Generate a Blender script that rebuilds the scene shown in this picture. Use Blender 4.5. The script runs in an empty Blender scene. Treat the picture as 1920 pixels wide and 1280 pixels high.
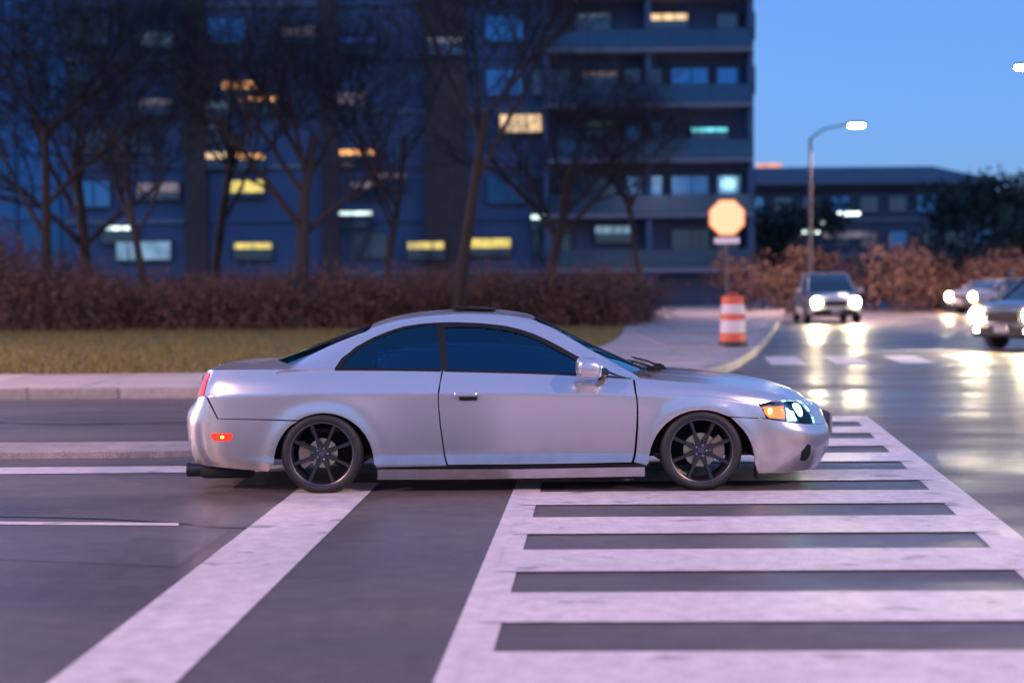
import bpy, bmesh, math, random
import numpy as np
from mathutils import Vector, Matrix
from mathutils.geometry import tessellate_polygon
random.seed(7)
R = math.radians
scene = bpy.context.scene
C = scene.collection

# ------------------------------------------------------------------ camera
CAMZ, ROLL = 1.481, 0.50
cam_d = bpy.data.cameras.new('camera')
cam = bpy.data.objects.new('camera', cam_d)
C.objects.link(cam)
cam_d.sensor_width = 36.0
cam_d.lens = 50.0
cam_d.clip_end = 3000.0
PITCH = math.atan(110 / 2667)
cam.matrix_world = (Matrix.Translation((0, -10, CAMZ)) @ Matrix.Rotation(R(90) - PITCH, 4, 'X')
                    @ Matrix.Rotation(-R(ROLL), 4, 'Z'))
cam_d.dof.use_dof = True
cam_d.dof.focus_distance = 10.25
cam_d.dof.aperture_fstop = 0.95
scene.camera = cam
scene.render.resolution_x, scene.render.resolution_y = 1024, 682
scene.cycles.use_denoising = True
scene.cycles.sample_clamp_indirect = 6.0
scene.cycles.max_bounces = 8
scene.view_settings.view_transform = 'Standard'
scene.view_settings.look = 'None'
scene.view_settings.gamma = 1
scene.view_settings.use_curve_mapping = False
scene.view_settings.exposure = 2.0

# ------------------------------------------------------------------ sky and sun (blue hour)
SUN_EL, SUN_ROT = 3.0, -70.0
world = bpy.data.worlds.new('World')
scene.world = world
world.use_nodes = True
wn, wl = world.node_tree.nodes, world.node_tree.links
for n in list(wn): wn.remove(n)
sky = wn.new('ShaderNodeTexSky'); sky.sky_type = 'NISHITA'; sky.sun_disc = False
sky.sun_elevation = R(SUN_EL); sky.sun_rotation = R(SUN_ROT)
sky.air_density = 1.0; sky.dust_density = 0.6; sky.ozone_density = 4.0
tint = wn.new('ShaderNodeMix'); tint.data_type = 'RGBA'; tint.blend_type = 'MULTIPLY'
tint.inputs[0].default_value = 1.0
tint.inputs[7].default_value = (0.44, 0.745, 1.46, 1)
bg = wn.new('ShaderNodeBackground'); bg.inputs[1].default_value = 0.15
wo = wn.new('ShaderNodeOutputWorld')
gam = wn.new('ShaderNodeGamma'); gam.inputs[1].default_value = 0.33   # evens out the twilight gradient
wl.new(sky.outputs[0], gam.inputs[0]); wl.new(gam.outputs[0], tint.inputs[6]); wl.new(tint.outputs[2], bg.inputs[0]); wl.new(bg.outputs[0], wo.inputs[0])

sun_d = bpy.data.lights.new('sun', 'SUN')
sun_d.energy = 0.5; sun_d.angle = R(12); sun_d.color = (1.0, 0.58, 0.62)
sun = bpy.data.objects.new('sun', sun_d); C.objects.link(sun)
sdir = Vector((math.sin(R(SUN_ROT)) * math.cos(R(SUN_EL)), math.cos(R(SUN_ROT)) * math.cos(R(SUN_EL)), math.sin(R(SUN_EL))))
sun.rotation_euler = sdir.to_track_quat('Z', 'Y').to_euler(); sun.location = (0, -20, 30)


# ------------------------------------------------------------------ helpers: materials
def mat(name, base=(.5, .5, .5), rough=.5, metal=0.0, emit=None, es=0.0, coat=0.0, trans=0.0, noise=None, bump=None, spec=.5):
    m = bpy.data.materials.new(name); m.use_nodes = True
    nt = m.node_tree; p = nt.nodes['Principled BSDF']
    p.inputs['Base Color'].default_value = (*base, 1)
    p.inputs['Roughness'].default_value = rough
    p.inputs['Metallic'].default_value = metal
    p.inputs['Coat Weight'].default_value = coat
    p.inputs['Coat Roughness'].default_value = .04
    p.inputs['Transmission Weight'].default_value = trans
    p.inputs['Specular IOR Level'].default_value = spec
    if emit:
        p.inputs['Emission Color'].default_value = (*emit, 1)
        p.inputs['Emission Strength'].default_value = es
    tc = nt.nodes.new('ShaderNodeTexCoord')
    if noise:      # (scale, amount, second colour)
        sc_, amt, c2 = noise
        nz = nt.nodes.new('ShaderNodeTexNoise'); nz.inputs['Scale'].default_value = sc_; nz.inputs['Detail'].default_value = 6
        nt.links.new(tc.outputs['Object'], nz.inputs['Vector'])
        rp = nt.nodes.new('ShaderNodeValToRGB'); rp.color_ramp.elements[0].position = .5 - .25 / max(amt, .01) * .5
        rp.color_ramp.elements[1].position = min(1, .5 + .25 / max(amt, .01) * .5)
        rp.color_ramp.elements[0].color = (*base, 1); rp.color_ramp.elements[1].color = (*c2, 1)
        nt.links.new(nz.outputs['Fac'], rp.inputs[0]); nt.links.new(rp.outputs[0], p.inputs['Base Color'])
    if bump:       # (scale, strength, distance)
        nb = nt.nodes.new('ShaderNodeTexNoise'); nb.inputs['Scale'].default_value = bump[0]; nb.inputs['Detail'].default_value = 5
        nt.links.new(tc.outputs['Object'], nb.inputs['Vector'])
        bp = nt.nodes.new('ShaderNodeBump'); bp.inputs['Strength'].default_value = bump[1]; bp.inputs['Distance'].default_value = bump[2]
        nt.links.new(nb.outputs['Fac'], bp.inputs['Height']); nt.links.new(bp.outputs[0], p.inputs['Normal'])
    return m


def ground_mat(name, c1, c2, rough_lo, rough_hi, grit=220, wear=None, vary=False):
    """road surface: coarse stone speckle, broad patches, partly damp so that roughness varies"""
    m = bpy.data.materials.new(name); m.use_nodes = True
    nt = m.node_tree; N, L = nt.nodes, nt.links; p = N['Principled BSDF']
    tc = N.new('ShaderNodeTexCoord')
    def nz(scale, det=5, st=(1, 1, 1)):
        mp = N.new('ShaderNodeMapping'); mp.inputs['Scale'].default_value = st
        t = N.new('ShaderNodeTexNoise'); t.inputs['Scale'].default_value = scale; t.inputs['Detail'].default_value = det
        L.new(tc.outputs['Object'], mp.inputs[0]); L.new(mp.outputs[0], t.inputs['Vector']); return t
    def ramp(src, a, b, ca, cb):
        r = N.new('ShaderNodeValToRGB'); r.color_ramp.elements[0].position = a; r.color_ramp.elements[1].position = b
        r.color_ramp.elements[0].color = (*ca, 1); r.color_ramp.elements[1].color = (*cb, 1); L.new(src, r.inputs[0]); return r
    big = nz(.55, 4, (.35, 1, 1)); med = nz(9, 6); fine = nz(grit, 3)
    base = ramp(big.outputs['Fac'], .38, .66, c1, c2)
    mx = N.new('ShaderNodeMix'); mx.data_type = 'RGBA'; mx.blend_type = 'MULTIPLY'; mx.inputs[0].default_value = 1
    sp = ramp(fine.outputs['Fac'], .3, .75, (.58, .58, .58), (1.6, 1.56, 1.5))
    L.new(base.outputs[0], mx.inputs[6]); L.new(sp.outputs[0], mx.inputs[7])
    mx2 = N.new('ShaderNodeMix'); mx2.data_type = 'RGBA'; mx2.blend_type = 'MULTIPLY'; mx2.inputs[0].default_value = 1
    sp2 = ramp(med.outputs['Fac'], .3, .7, (.82, .82, .82), (1.12, 1.12, 1.12))
    L.new(mx.outputs[2], mx2.inputs[6]); L.new(sp2.outputs[0], mx2.inputs[7])
    out = mx2.outputs[2]
    if vary:
        oi = N.new('ShaderNodeObjectInfo'); vr = ramp(oi.outputs['Random'], 0, 1, (.78, .78, .78), (1.12, 1.12, 1.12))
        m4 = N.new('ShaderNodeMix'); m4.data_type = 'RGBA'; m4.blend_type = 'MULTIPLY'; m4.inputs[0].default_value = 1
        L.new(out, m4.inputs[6]); L.new(vr.outputs[0], m4.inputs[7]); out = m4.outputs[2]
    if wear:
        wr = nz(5, 12, (.6, 1, 1)); rr = ramp(wr.outputs['Fac'], wear[0], wear[0] + .07, (0, 0, 0), (1, 1, 1))
        m3 = N.new('ShaderNodeMix'); m3.data_type = 'RGBA'; L.new(rr.outputs[0], m3.inputs[0])
        L.new(out, m3.inputs[6]); m3.inputs[7].default_value = (*wear[1], 1); out = m3.outputs[2]
    L.new(out, p.inputs['Base Color'])
    rg = nz(.9, 5, (.4, 1, 1)); rr = ramp(rg.outputs['Fac'], .36, .64, (rough_lo,) * 3, (rough_hi,) * 3)
    L.new(rr.outputs[0], p.inputs['Roughness'])
    bp = N.new('ShaderNodeBump'); bp.inputs['Strength'].default_value = .35; bp.inputs['Distance'].default_value = .004
    L.new(fine.outputs['Fac'], bp.inputs['Height']); L.new(bp.outputs[0], p.inputs['Normal'])
    return m


M = {}
M['asphalt'] = ground_mat('asphalt', (.085, .073, .078), (.125, .106, .112), .28, .58, grit=150)
M['paint_line'] = ground_mat('road_paint', (.53, .49, .54), (.60, .555, .61), .35, .6, wear=(.62, (.26, .23, .25)))
M['concrete'] = ground_mat('concrete', (.34, .30, .31), (.42, .37, .38), .5, .8, grit=120, vary=True)
M['kerb'] = ground_mat('kerb_concrete', (.30, .27, .28), (.38, .34, .34), .5, .8, grit=120, vary=True)
M['grass'] = mat('grass_blades', (.115, .105, .020), .8, noise=(3, .6, (.16, .12, .03)))
M['turf'] = mat('turf_soil', (.105, .092, .022), .95, noise=(1.2, .6, (.14, .11, .035)), bump=(20, .6, .05))
M['soil'] = mat('leaf_litter', (.075, .048, .04), .95, noise=(1.5, .6, (.10, .07, .055)), bump=(15, .6, .05))
M['bark'] = mat('bark', (.032, .025, .026), .9, noise=(12, .6, (.02, .016, .017)), bump=(30, .5, .02))
M['twig'] = mat('brown_twigs', (.11, .062, .052), .9, noise=(5, .6, (.07, .042, .038)))
M['dryleaf'] = mat('dry_leaves', (.12, .06, .042), .85, noise=(5, .6, (.085, .05, .04)))
M['needle'] = mat('dark_foliage', (.035, .045, .035), .85, noise=(4, .6, (.05, .055, .04)))
M['paint'] = mat('silver_paint', (.68, .66, .70), .23, metal=.80, coat=.10)
M['paint'].node_tree.nodes['Principled BSDF'].inputs['Coat Roughness'].default_value = .07
def add_dirt(m):
    nt = m.node_tree; N, L = nt.nodes, nt.links; p = N['Principled BSDF']
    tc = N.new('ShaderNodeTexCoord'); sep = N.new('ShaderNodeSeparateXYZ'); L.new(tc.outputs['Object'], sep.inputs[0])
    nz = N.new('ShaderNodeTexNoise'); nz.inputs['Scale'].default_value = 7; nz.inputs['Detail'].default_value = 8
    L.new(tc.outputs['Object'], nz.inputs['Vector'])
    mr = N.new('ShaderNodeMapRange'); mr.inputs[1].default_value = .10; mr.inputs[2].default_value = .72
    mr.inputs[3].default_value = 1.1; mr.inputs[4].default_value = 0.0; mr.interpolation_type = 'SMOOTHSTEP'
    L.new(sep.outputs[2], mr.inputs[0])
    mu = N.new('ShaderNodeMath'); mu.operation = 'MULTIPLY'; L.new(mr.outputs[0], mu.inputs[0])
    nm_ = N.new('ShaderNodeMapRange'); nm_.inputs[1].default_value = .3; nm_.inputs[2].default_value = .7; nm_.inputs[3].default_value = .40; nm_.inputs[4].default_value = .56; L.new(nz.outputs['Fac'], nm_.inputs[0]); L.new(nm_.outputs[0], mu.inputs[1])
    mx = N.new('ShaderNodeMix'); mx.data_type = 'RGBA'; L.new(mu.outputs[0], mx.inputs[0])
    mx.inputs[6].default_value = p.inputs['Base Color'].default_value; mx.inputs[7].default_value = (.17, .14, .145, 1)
    L.new(mx.outputs[2], p.inputs['Base Color'])
add_dirt(M['paint'])
M['carglass'] = mat('tinted_glass', (.010, .014, .022), .03, spec=.9, coat=.6)
def glassy(name, tintc, mixf, rough=.02, gcol=(1, 1, 1)):
    m = bpy.data.materials.new(name); m.use_nodes = True; nt = m.node_tree; N, L = nt.nodes, nt.links
    for n in list(N): N.remove(n)
    o = N.new('ShaderNodeOutputMaterial'); t = N.new('ShaderNodeBsdfTransparent'); t.inputs[0].default_value = (*tintc, 1)
    g = N.new('ShaderNodeBsdfGlossy'); g.inputs['Roughness'].default_value = rough; g.inputs[0].default_value = (*gcol, 1)
    f = N.new('ShaderNodeFresnel'); f.inputs[0].default_value = mixf
    mx = N.new('ShaderNodeMixShader'); L.new(f.outputs[0], mx.inputs[0]); L.new(t.outputs[0], mx.inputs[1]); L.new(g.outputs[0], mx.inputs[2])
    L.new(mx.outputs[0], o.inputs[0]); return m
M['sideglass'] = glassy('tinted_side_glass', (.27, .34, .44), 2.0, gcol=(.35, .75, 1.0))
M['screen'] = glassy('windscreen_glass', (.20, .28, .36), 2.1, gcol=(.6, .85, 1.0))
M['lens'] = glassy('clear_lens', (.9, .92, .95), 1.5)
M['black'] = mat('black_trim', (.008, .008, .010), .45, spec=.3)
M['rubber'] = mat('tyre_rubber', (.011, .012, .016), .6, bump=(60, .2, .004))
M['rimmetal'] = mat('gunmetal_rim', (.045, .045, .055), .35, metal=.7)
M['lipmetal'] = mat('rim_lip', (.10, .10, .13), .35, metal=.8)
M['disc'] = mat('brake_steel', (.50, .42, .28), .32, metal=.9)
M['caliper'] = mat('caliper_iron', (.16, .13, .12), .5, metal=.5)
M['under'] = mat('underbody', (.02, .019, .019), .8)
M['seat'] = mat('seat_cloth', (.035, .034, .04), .9)
M['chrome'] = mat('reflector_chrome', (.62, .64, .66), .12, metal=1.0)
M['amber'] = mat('amber_lens_lit', (.8, .25, .02), .2, emit=(1.0, .22, .005), es=.33)
M['amber_hot'] = mat('amber_bulb', (1, .5, .1), .3, emit=(1.0, .50, .08), es=3)
M['lampcyan'] = mat('headlamp_beam', (.9, 1, 1), .2, emit=(.40, 1.0, .95), es=6)
M['lampdim'] = mat('headlamp_glow', (.3, .6, .6), .2, emit=(.15, .62, .62), es=.9)
M['redlens'] = mat('red_lens', (.45, .02, .015), .15, emit=(1, .05, .02), es=.10, coat=1)
M['redlit'] = mat('red_marker_lit', (.7, .03, .02), .2, emit=(1, .03, .008), es=.28)
M['redhot'] = mat('red_bulb', (1, .4, .1), .3, emit=(1, .42, .06), es=1.6)
M['plate'] = mat('plate_metal', (.25, .25, .27), .5)


# ------------------------------------------------------------------ helpers: objects
def link(name, mesh, material=None, parent=None):
    o = bpy.data.objects.new(name, mesh); C.objects.link(o)
    if material is not None and not mesh.materials: mesh.materials.append(material)
    if parent is not None: o.parent = parent
    return o
def empty(name, loc=(0, 0, 0), rz=0, label=None, cat=None, group=None):
    o = bpy.data.objects.new(name, None); C.objects.link(o); o.location = loc; o.rotation_euler = (0, 0, rz)
    o.empty_display_size = .2
    tag(o, label, cat, group); return o
def tag(o, label=None, cat=None, group=None, kind=None):
    if label: o['label'] = label
    if cat: o['category'] = cat
    if group: o['group'] = group
    if kind: o['kind'] = kind
    return o


class MB:
    def __init__(s): s.v = []; s.f = []; s.sm = []
    def add(s, vs, fs, smooth=False):
        b = len(s.v); s.v += [tuple(p) for p in vs]
        for f in fs: s.f.append(tuple(b + i for i in f)); s.sm.append(smooth)
        return s
    def box(s, c, d, rz=0, rot=None):
        x, y, z = (q / 2 for q in d)
        vs = [Vector((sx * x, sy * y, sz * z)) for sz in (-1, 1) for sy in (-1, 1) for sx in (-1, 1)]
        mt = rot if rot is not None else Matrix.Rotation(rz, 3, 'Z')
        vs = [mt @ q + Vector(c) for q in vs]
        return s.add(vs, [(0, 2, 3, 1), (4, 5, 7, 6), (0, 1, 5, 4), (2, 6, 7, 3), (0, 4, 6, 2), (1, 3, 7, 5)])
    def bev(s, c, d, b=.02, rot=None):
        """box with chamfered edges"""
        bm = bmesh.new(); bmesh.ops.create_cube(bm, size=1)
        for q in bm.verts: q.co = Vector((q.co.x * d[0], q.co.y * d[1], q.co.z * d[2]))
        bmesh.ops.bevel(bm, geom=bm.edges[:], offset=b, segments=2, profile=.5, affect='EDGES')
        mt = rot if rot is not None else Matrix.Identity(3)
        vs = [mt @ q.co + Vector(c) for q in bm.verts]; bm.verts.index_update()
        s.add(vs, [tuple(q.index for q in f.verts) for f in bm.faces]); bm.free(); return s
    def tube(s, pts, rad, n=8, cap=True, smooth=True):
        pts = [Vector(p) for p in pts]
        if not hasattr(rad, '__len__'): rad = [rad] * len(pts)
        vs = []
        for i, p in enumerate(pts):
            a = pts[max(0, i - 1)]; b = pts[min(len(pts) - 1, i + 1)]; d = (b - a).normalized()
            up = Vector((0, 0, 1)) if abs(d.z) < .9 else Vector((1, 0, 0))
            u = d.cross(up).normalized(); w = u.cross(d)
            for k in range(n):
                t = 2 * math.pi * k / n; vs.append(p + (u * math.cos(t) + w * math.sin(t)) * rad[i])
        fs = []
        for i in range(len(pts) - 1):
            for k in range(n):
                fs.append((i * n + k, i * n + (k + 1) % n, (i + 1) * n + (k + 1) % n, (i + 1) * n + k))
        s.add(vs, fs, smooth)
        if cap:
            b = len(s.v) - len(vs)
            s.f.append(tuple(b + k for k in range(n))[::-1]); s.sm.append(False)
            s.f.append(tuple(b + (len(pts) - 1) * n + k for k in range(n))); s.sm.append(False)
        return s
    def lathe(s, prof, n=48, axis='Y', c=(0, 0, 0), smooth=True):
        """prof: (r, h) pairs round the axis"""
        vs = []
        for r, h in prof:
            for k in range(n):
                t = 2 * math.pi * k / n; a, b = r * math.cos(t), r * math.sin(t)
                p = {'Y': (a, h, b), 'Z': (a, b, h), 'X': (h, a, b)}[axis]
                vs.append((p[0] + c[0], p[1] + c[1], p[2] + c[2]))
        fs = []
        for i in range(len(prof) - 1):
            for k in range(n): fs.append((i * n + k, i * n + (k + 1) % n, (i + 1) * n + (k + 1) % n, (i + 1) * n + k))
        return s.add(vs, fs, smooth)
    def prism(s, poly, z0, z1):
        n = len(poly)
        vs = [(x, y, z0) for x, y in poly] + [(x, y, z1) for x, y in poly]
        return s.add(vs, [tuple(range(n))[::-1], tuple(range(n, 2 * n))] + [(i, (i + 1) % n, n + (i + 1) % n, n + i) for i in range(n)])
    def mesh(s, name, m=None, sharp=40):
        me = bpy.data.meshes.new(name); me.from_pydata(s.v, [], s.f)
        me.polygons.foreach_set('use_smooth', s.sm)
        if any(s.sm): me.set_sharp_from_angle(angle=R(sharp))
        if m: me.materials.append(m)
        me.update(); return me
    def build(s, name, m, parent=None, sharp=40): return link(name, s.mesh(name, m, sharp), None, parent)


def copy_tree(o, parent=None):
    c = o.copy(); C.objects.link(c)
    if parent is not None: c.parent = parent
    for ch in list(o.children): copy_tree(ch, c)
    return c


def gpt(px, py, z=0.0):
    """measured spot in the photograph -> point on the ground (height z)"""
    x, y = (px - 960) / 2667, -(py - 640) / 2667
    d = cam.matrix_world.to_3x3() @ Vector((x, y, -1)); o = cam.matrix_world.translation
    t = (z - o.z) / d.z; return o + d * t
def dpt(px, py, depth):
    x, y = (px - 960) / 2667, -(py - 640) / 2667
    d = cam.matrix_world.to_3x3() @ Vector((x, y, -1)); o = cam.matrix_world.translation
    return o + d * (depth / d.y)


# ================================================================== THE SETTING
def sheet(name, poly, z, m, kind='structure', parent=None, **kw):
    b = MB(); b.add([(x, y, z) for x, y in poly], [tuple(range(len(poly)))]); o = b.build(name, m, parent)
    if kind: o['kind'] = kind
    tag(o, **kw); return o

sheet('ground', [(-1500, -300), (1500, -300), (1500, 2500), (-1500, 2500)], -.012, M['soil'])
sheet('road', [(-120, -25), (160, -25), (160, 240), (-120, 240)], 0, M['asphalt'])

def ribbon_smooth(pts, n=8):
    out = []
    for i in range(len(pts) - 1):
        p0, p1, p2, p3 = [Vector(pts[max(0, min(len(pts) - 1, j))]) for j in (i - 1, i, i + 1, i + 2)]
        for k in range(n):
            t = k / n
            out.append(.5 * ((2 * p1) + (p2 - p0) * t + (2 * p0 - 5 * p1 + 4 * p2 - p3) * t * t + (3 * p1 - p0 - 3 * p2 + p3) * t ** 3))
    out.append(Vector(pts[-1])); return [(p.x, p.y) for p in out]

kerb_line = ribbon_smooth([(-110, 8.75), (-30, 8.75), (-6, 8.75), (0, 8.8), (1.9, 9.8), (3.2, 12.2), (4.4, 16.5), (6.1, 24), (9.0, 38), (13.5, 60), (24, 110)], 8)
off = []
for i, p in enumerate(kerb_line):
    a = Vector(kerb_line[max(0, i - 1)]); b = Vector(kerb_line[min(len(kerb_line) - 1, i + 1)]); d = (b - a).normalized()
    off.append((p[0] - d.y * .16, p[1] + d.x * .16))
kb = MB()
n = len(kerb_line)
vs = [(x, y, -.01) for x, y in kerb_line] + [(x, y, .115) for x, y in kerb_line] + [(x + (q[0] - x) * .15, y + (q[1] - y) * .15, .135) for (x, y), q in zip(kerb_line, off)] + [(x, y, .135) for x, y in off]
kb.add(vs, [(r * n + i, r * n + i + 1, (r + 1) * n + i + 1, (r + 1) * n + i) for r in range(3) for i in range(n - 1)])
tag(kb.build('kerb', M['kerb']), kind='structure')
# the kerb is cast in stones with open joints
kp_ = np.array(kerb_line); kd = np.concatenate([[0], np.cumsum(np.linalg.norm(np.diff(kp_, axis=0), axis=1))])
kerb_o = bpy.data.objects['kerb']
s0 = float(np.interp(-16, kp_[:60, 0], kd[:60])); ks = s0
while ks < s0 + 58:
    a = Vector((np.interp(ks + .012, kd, kp_[:, 0]), np.interp(ks + .012, kd, kp_[:, 1]), 0)); b2 = Vector((np.interp(ks + 1.188, kd, kp_[:, 0]), np.interp(ks + 1.188, kd, kp_[:, 1]), 0))
    d = (b2 - a); L_ = d.length; d.normalize(); nrm = Vector((-d.y, d.x, 0)); mid = (a + b2) / 2 + nrm * .07 + Vector((0, 0, .065 + random.uniform(-.003, .003)))
    kb = MB(); kb.bev((0, 0, 0), (L_, .19, .165), .018); o = kb.build('kerb_stone', M['kerb'], kerb_o); o.location = mid; o.rotation_euler = (0, 0, math.atan2(d.y, d.x)); ks += 1.2
# sidewalk bed, then its slabs
grass_edge = ribbon_smooth([(-110, 11.75), (-30, 11.75), (-6, 11.75), (-2.4, 11.9), (-.6, 13.2), (1.1, 17), (2.5, 24), (3.7, 36), (6.0, 60)], 6)
far = [(24, 110)]
sw = sheet('sidewalk', off + [(6, 110)] + grass_edge[::-1], .112, M['kerb'])
def inside(poly, x, y):
    c = False; j = len(poly) - 1
    for i in range(len(poly)):
        xi, yi = poly[i]; xj, yj = poly[j]
        if (yi > y) != (yj > y) and x < (xj - xi) * (y - yi) / (yj - yi) + xi: c = not c
        j = i
    return c
swpoly = off + [(6, 110)] + grass_edge[::-1]
slab = MB(); slab.bev((0, 0, .112), (1.475, 1.475, .05), .008); slab_me = slab.mesh('paving_slab', M['concrete'])
cnt = 0
for iy in range(0, 26):
    for ix in range(-16, 10):
        x0, y0 = ix * 1.5 + .2, 8.95 + iy * 1.5 - .02
        cs = [(x0 + a, y0 + b) for a in (.02, 1.48) for b in (.02, 1.40)]
        if iy < 2: cs = [(x0 + a, y0 + b) for a in (.02, 1.48) for b in (.05, 1.2)]
        if all(inside(swpoly, *q) for q in cs) and cnt < 290:
            o = link('paving_slab', slab_me, None, sw); o.location = (x0 + .75, y0 + .75, random.uniform(-.003, .003)); cnt += 1
# turf with its blades
lawn = sheet('lawn', grass_edge + [(6, 62), (-110, 62)], .10, M['turf'])
gb = MB()
rnd = random.Random(3)
for i in range(30000):
    y = 11.9 + 24 * rnd.random() ** 1.3; x = -11 - (y - 11) * .35 + rnd.random() * (16 + (y - 11) * .45)
    # keep off the pavement
    xe = np.interp(y, [p[1] for p in grass_edge[18:]], [p[0] for p in grass_edge[18:]]) if y > 11.9 else -2.4
    if x > xe - .05: continue
    h = rnd.uniform(.05, .13); a = rnd.random() * 6.28; w = .014
    dx, dy = math.cos(a) * w, math.sin(a) * w; lx, ly = rnd.uniform(-.05, .05), rnd.uniform(-.05, .05)
    gb.add([(x - dx, y - dy, .095), (x + dx, y + dy, .095), (x + lx, y + ly, .095 + h)], [(0, 1, 2)])
tag(gb.build('grass', M['grass']), 'short yellow green grass growing on the verge behind the pavement', 'grass', kind='stuff')

# --------------------------------------------------------------- road markings (measured on the photograph, laid on the road)
def mark(name, pts, label=None, z=.004, m='paint_line'):
    b = MB(); b.add([(p[0], p[1], z) for p in pts], [tuple(range(len(pts)))])
    o = b.build(name, M[m]); o['kind'] = 'structure'
    if label: o['label'] = label
    return o
# stop line (runs away from the camera under the coupe)
def g2(px, py): q = gpt(px, py); return (q.x, q.y)
mark('stop_line', [g2(65, 1300), g2(310, 1300), g2(712, 905), g2(574, 905)])
# crosswalk: two edge lines and the bars between them
eL = [g2(812, 1290), g2(896, 1290), g2(1004, 930), g2(956, 930)]
def lerp2(a, b, t): return (a[0] + (b[0] - a[0]) * t, a[1] + (b[1] - a[1]) * t)
def ext(a, b, y):       # point on line a-b at world y
    t = (y - a[1]) / (b[1] - a[1]); return (a[0] + (b[0] - a[0]) * t, y)
L0, L1 = (g2(812, 1280), g2(958, 930)); L0b, L1b = (g2(908, 1280), g2(1010, 930))
mark('crosswalk_edge_line', [ext(L0, L1, -6), ext(L0b, L1b, -6), ext(L0b, L1b, 5.4), ext(L0, L1, 5.4)], z=.004)
Rr0, Rr1 = (g2(1893, 1060), g2(1690, 868)); Rr0b, Rr1b = (g2(1985, 1060), g2(1738, 868))
mark('crosswalk_edge_line', [ext(Rr0, Rr1, -6), ext(Rr0b, Rr1b, -6), ext(Rr0b, Rr1b, 5.4), ext(Rr0, Rr1, 5.4)], z=.004)
for k in range(-4, 6):
    yc = -.345 + k * 1.085
    if k < 0: yc = -.345 + k * 1.085
    y0, y1 = yc - .295, yc + .295
    sk = -.012
    xa = lambda y: ext(L0b, L1b, y)[0] - .10; xb = lambda y: ext(Rr0, Rr1, y)[0] + .10
    mark('crosswalk_bar', [(xa(y0), y0 + .03), (xb(y0), y0 - .03), (xb(y1), y1 - .03), (xa(y1), y1 + .03)], z=.008)
# lane line left foreground, lane lines behind the coupe
mark('lane_line', [g2(-260, 976), g2(335, 981), g2(335, 986), g2(-260, 982)])
mark('edge_line', [(-60, 1.28), (-1.7, 1.22), (-1.7, 1.62), (-60, 1.75)])
mb_ = MB(); kp = [(-60, 2.30), (-3.0, 2.22), (-2.2, 2.35), (-1.9, 2.58), (-2.2, 2.80), (-3.0, 2.92), (-60, 3.10)]
n_ = len(kp); cxm, cym = -20, 2.7
mb_.add([(x, y, -.01) for x, y in kp] + [(x, y, .055) for x, y in kp] + [(x - .02, y + (.03 if y < 2.6 else -.03), .068) for x, y in kp], [(i, (i + 1) % n_, n_ + (i + 1) % n_, n_ + i) for i in range(n_)] + [(n_ + i, n_ + (i + 1) % n_, 2 * n_ + (i + 1) % n_, 2 * n_ + i) for i in range(n_)] + [tuple(range(2 * n_, 3 * n_))])
tag(mb_.build('median_kerb', M['kerb']), kind='structure')
# far crosswalk across the side street
for k in range(9):
    x0 = 4.55 + k * 1.15; sh = .25 * k * .12
    mark('far_crosswalk_bar', [(x0, 14.9 + sh), (x0 + .62, 14.9 + sh), (x0 + .95, 17.6 + sh), (x0 + .33, 17.6 + sh)])
mark('far_stop_line', [(7.6, 19.2), (20, 21), (20.1, 21.5), (7.7, 19.7)])
M['yellow_line'] = mat('yellow_road_paint', (.55, .30, .04), .5)
mark('centre_line', [(13.6, 30), (13.75, 30), (24.2, 75), (24, 75)], m='yellow_line')
# tar sealed joints, and a wet road reflection painted as a lighter patch
M['tar'] = mat('tar_seal', (.02, .019, .021), .3)
def crack(pts, w=.03):
    pts = ribbon_smooth(pts, 5); a = []; b_ = []
    for i, p in enumerate(pts):
        q = Vector(pts[min(i + 1, len(pts) - 1)]) - Vector(pts[max(0, i - 1)]); q.normalize(); ww = w * random.uniform(.5, 1.3)
        a.append((p[0] - q.y * ww, p[1] + q.x * ww)); b_.append((p[0] + q.y * ww, p[1] - q.x * ww))
    n = len(pts); bm_ = MB(); bm_.add([(x, y, .0035) for x, y in a + b_], [(i, n + i, n + i + 1, i + 1) for i in range(n - 1)])
    o = bm_.build('tar_joint', M['tar']); o['kind'] = 'structure'
crack([g2(-50, 968), g2(150, 972), g2(300, 979), g2(440, 990), g2(560, 992)], .022)
crack([g2(-60, 790), g2(120, 796), g2(300, 793), g2(372, 792)], .03)
M['patch'] = ground_mat('painted_wet_sheen', (.100, .089, .10), (.128, .114, .125), .3, .5)  # paler, bluer asphalt colour stands in for sheen on the damp road
mark('painted_wet_sheen', [g2(-80, 1000), g2(430, 996), g2(335, 1062), g2(-80, 1046)], z=.002, m='patch')


# ================================================================== THE COUPE
def pchip(xk, yk):
    xk = np.asarray(xk, float); yk = np.asarray(yk, float); h = np.diff(xk); d = np.diff(yk) / h
    m_ = np.zeros(len(xk)); m_[0] = d[0]; m_[-1] = d[-1]
    for i in range(1, len(xk) - 1):
        if d[i - 1] * d[i] > 0:
            w1 = 2 * h[i] + h[i - 1]; w2 = h[i] + 2 * h[i - 1]; m_[i] = (w1 + w2) / (w1 / d[i - 1] + w2 / d[i])
    def f(x):
        x = np.clip(np.asarray(x, float), xk[0], xk[-1]); i = np.clip(np.searchsorted(xk, x, 'right') - 1, 0, len(xk) - 2)
        t = (x - xk[i]) / h[i]; t2, t3 = t * t, t ** 3
        return (2 * t3 - 3 * t2 + 1) * yk[i] + (t3 - 2 * t2 + t) * h[i] * m_[i] + (-2 * t3 + 3 * t2) * yk[i + 1] + (t3 - t2) * h[i] * m_[i + 1]
    return f

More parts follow.
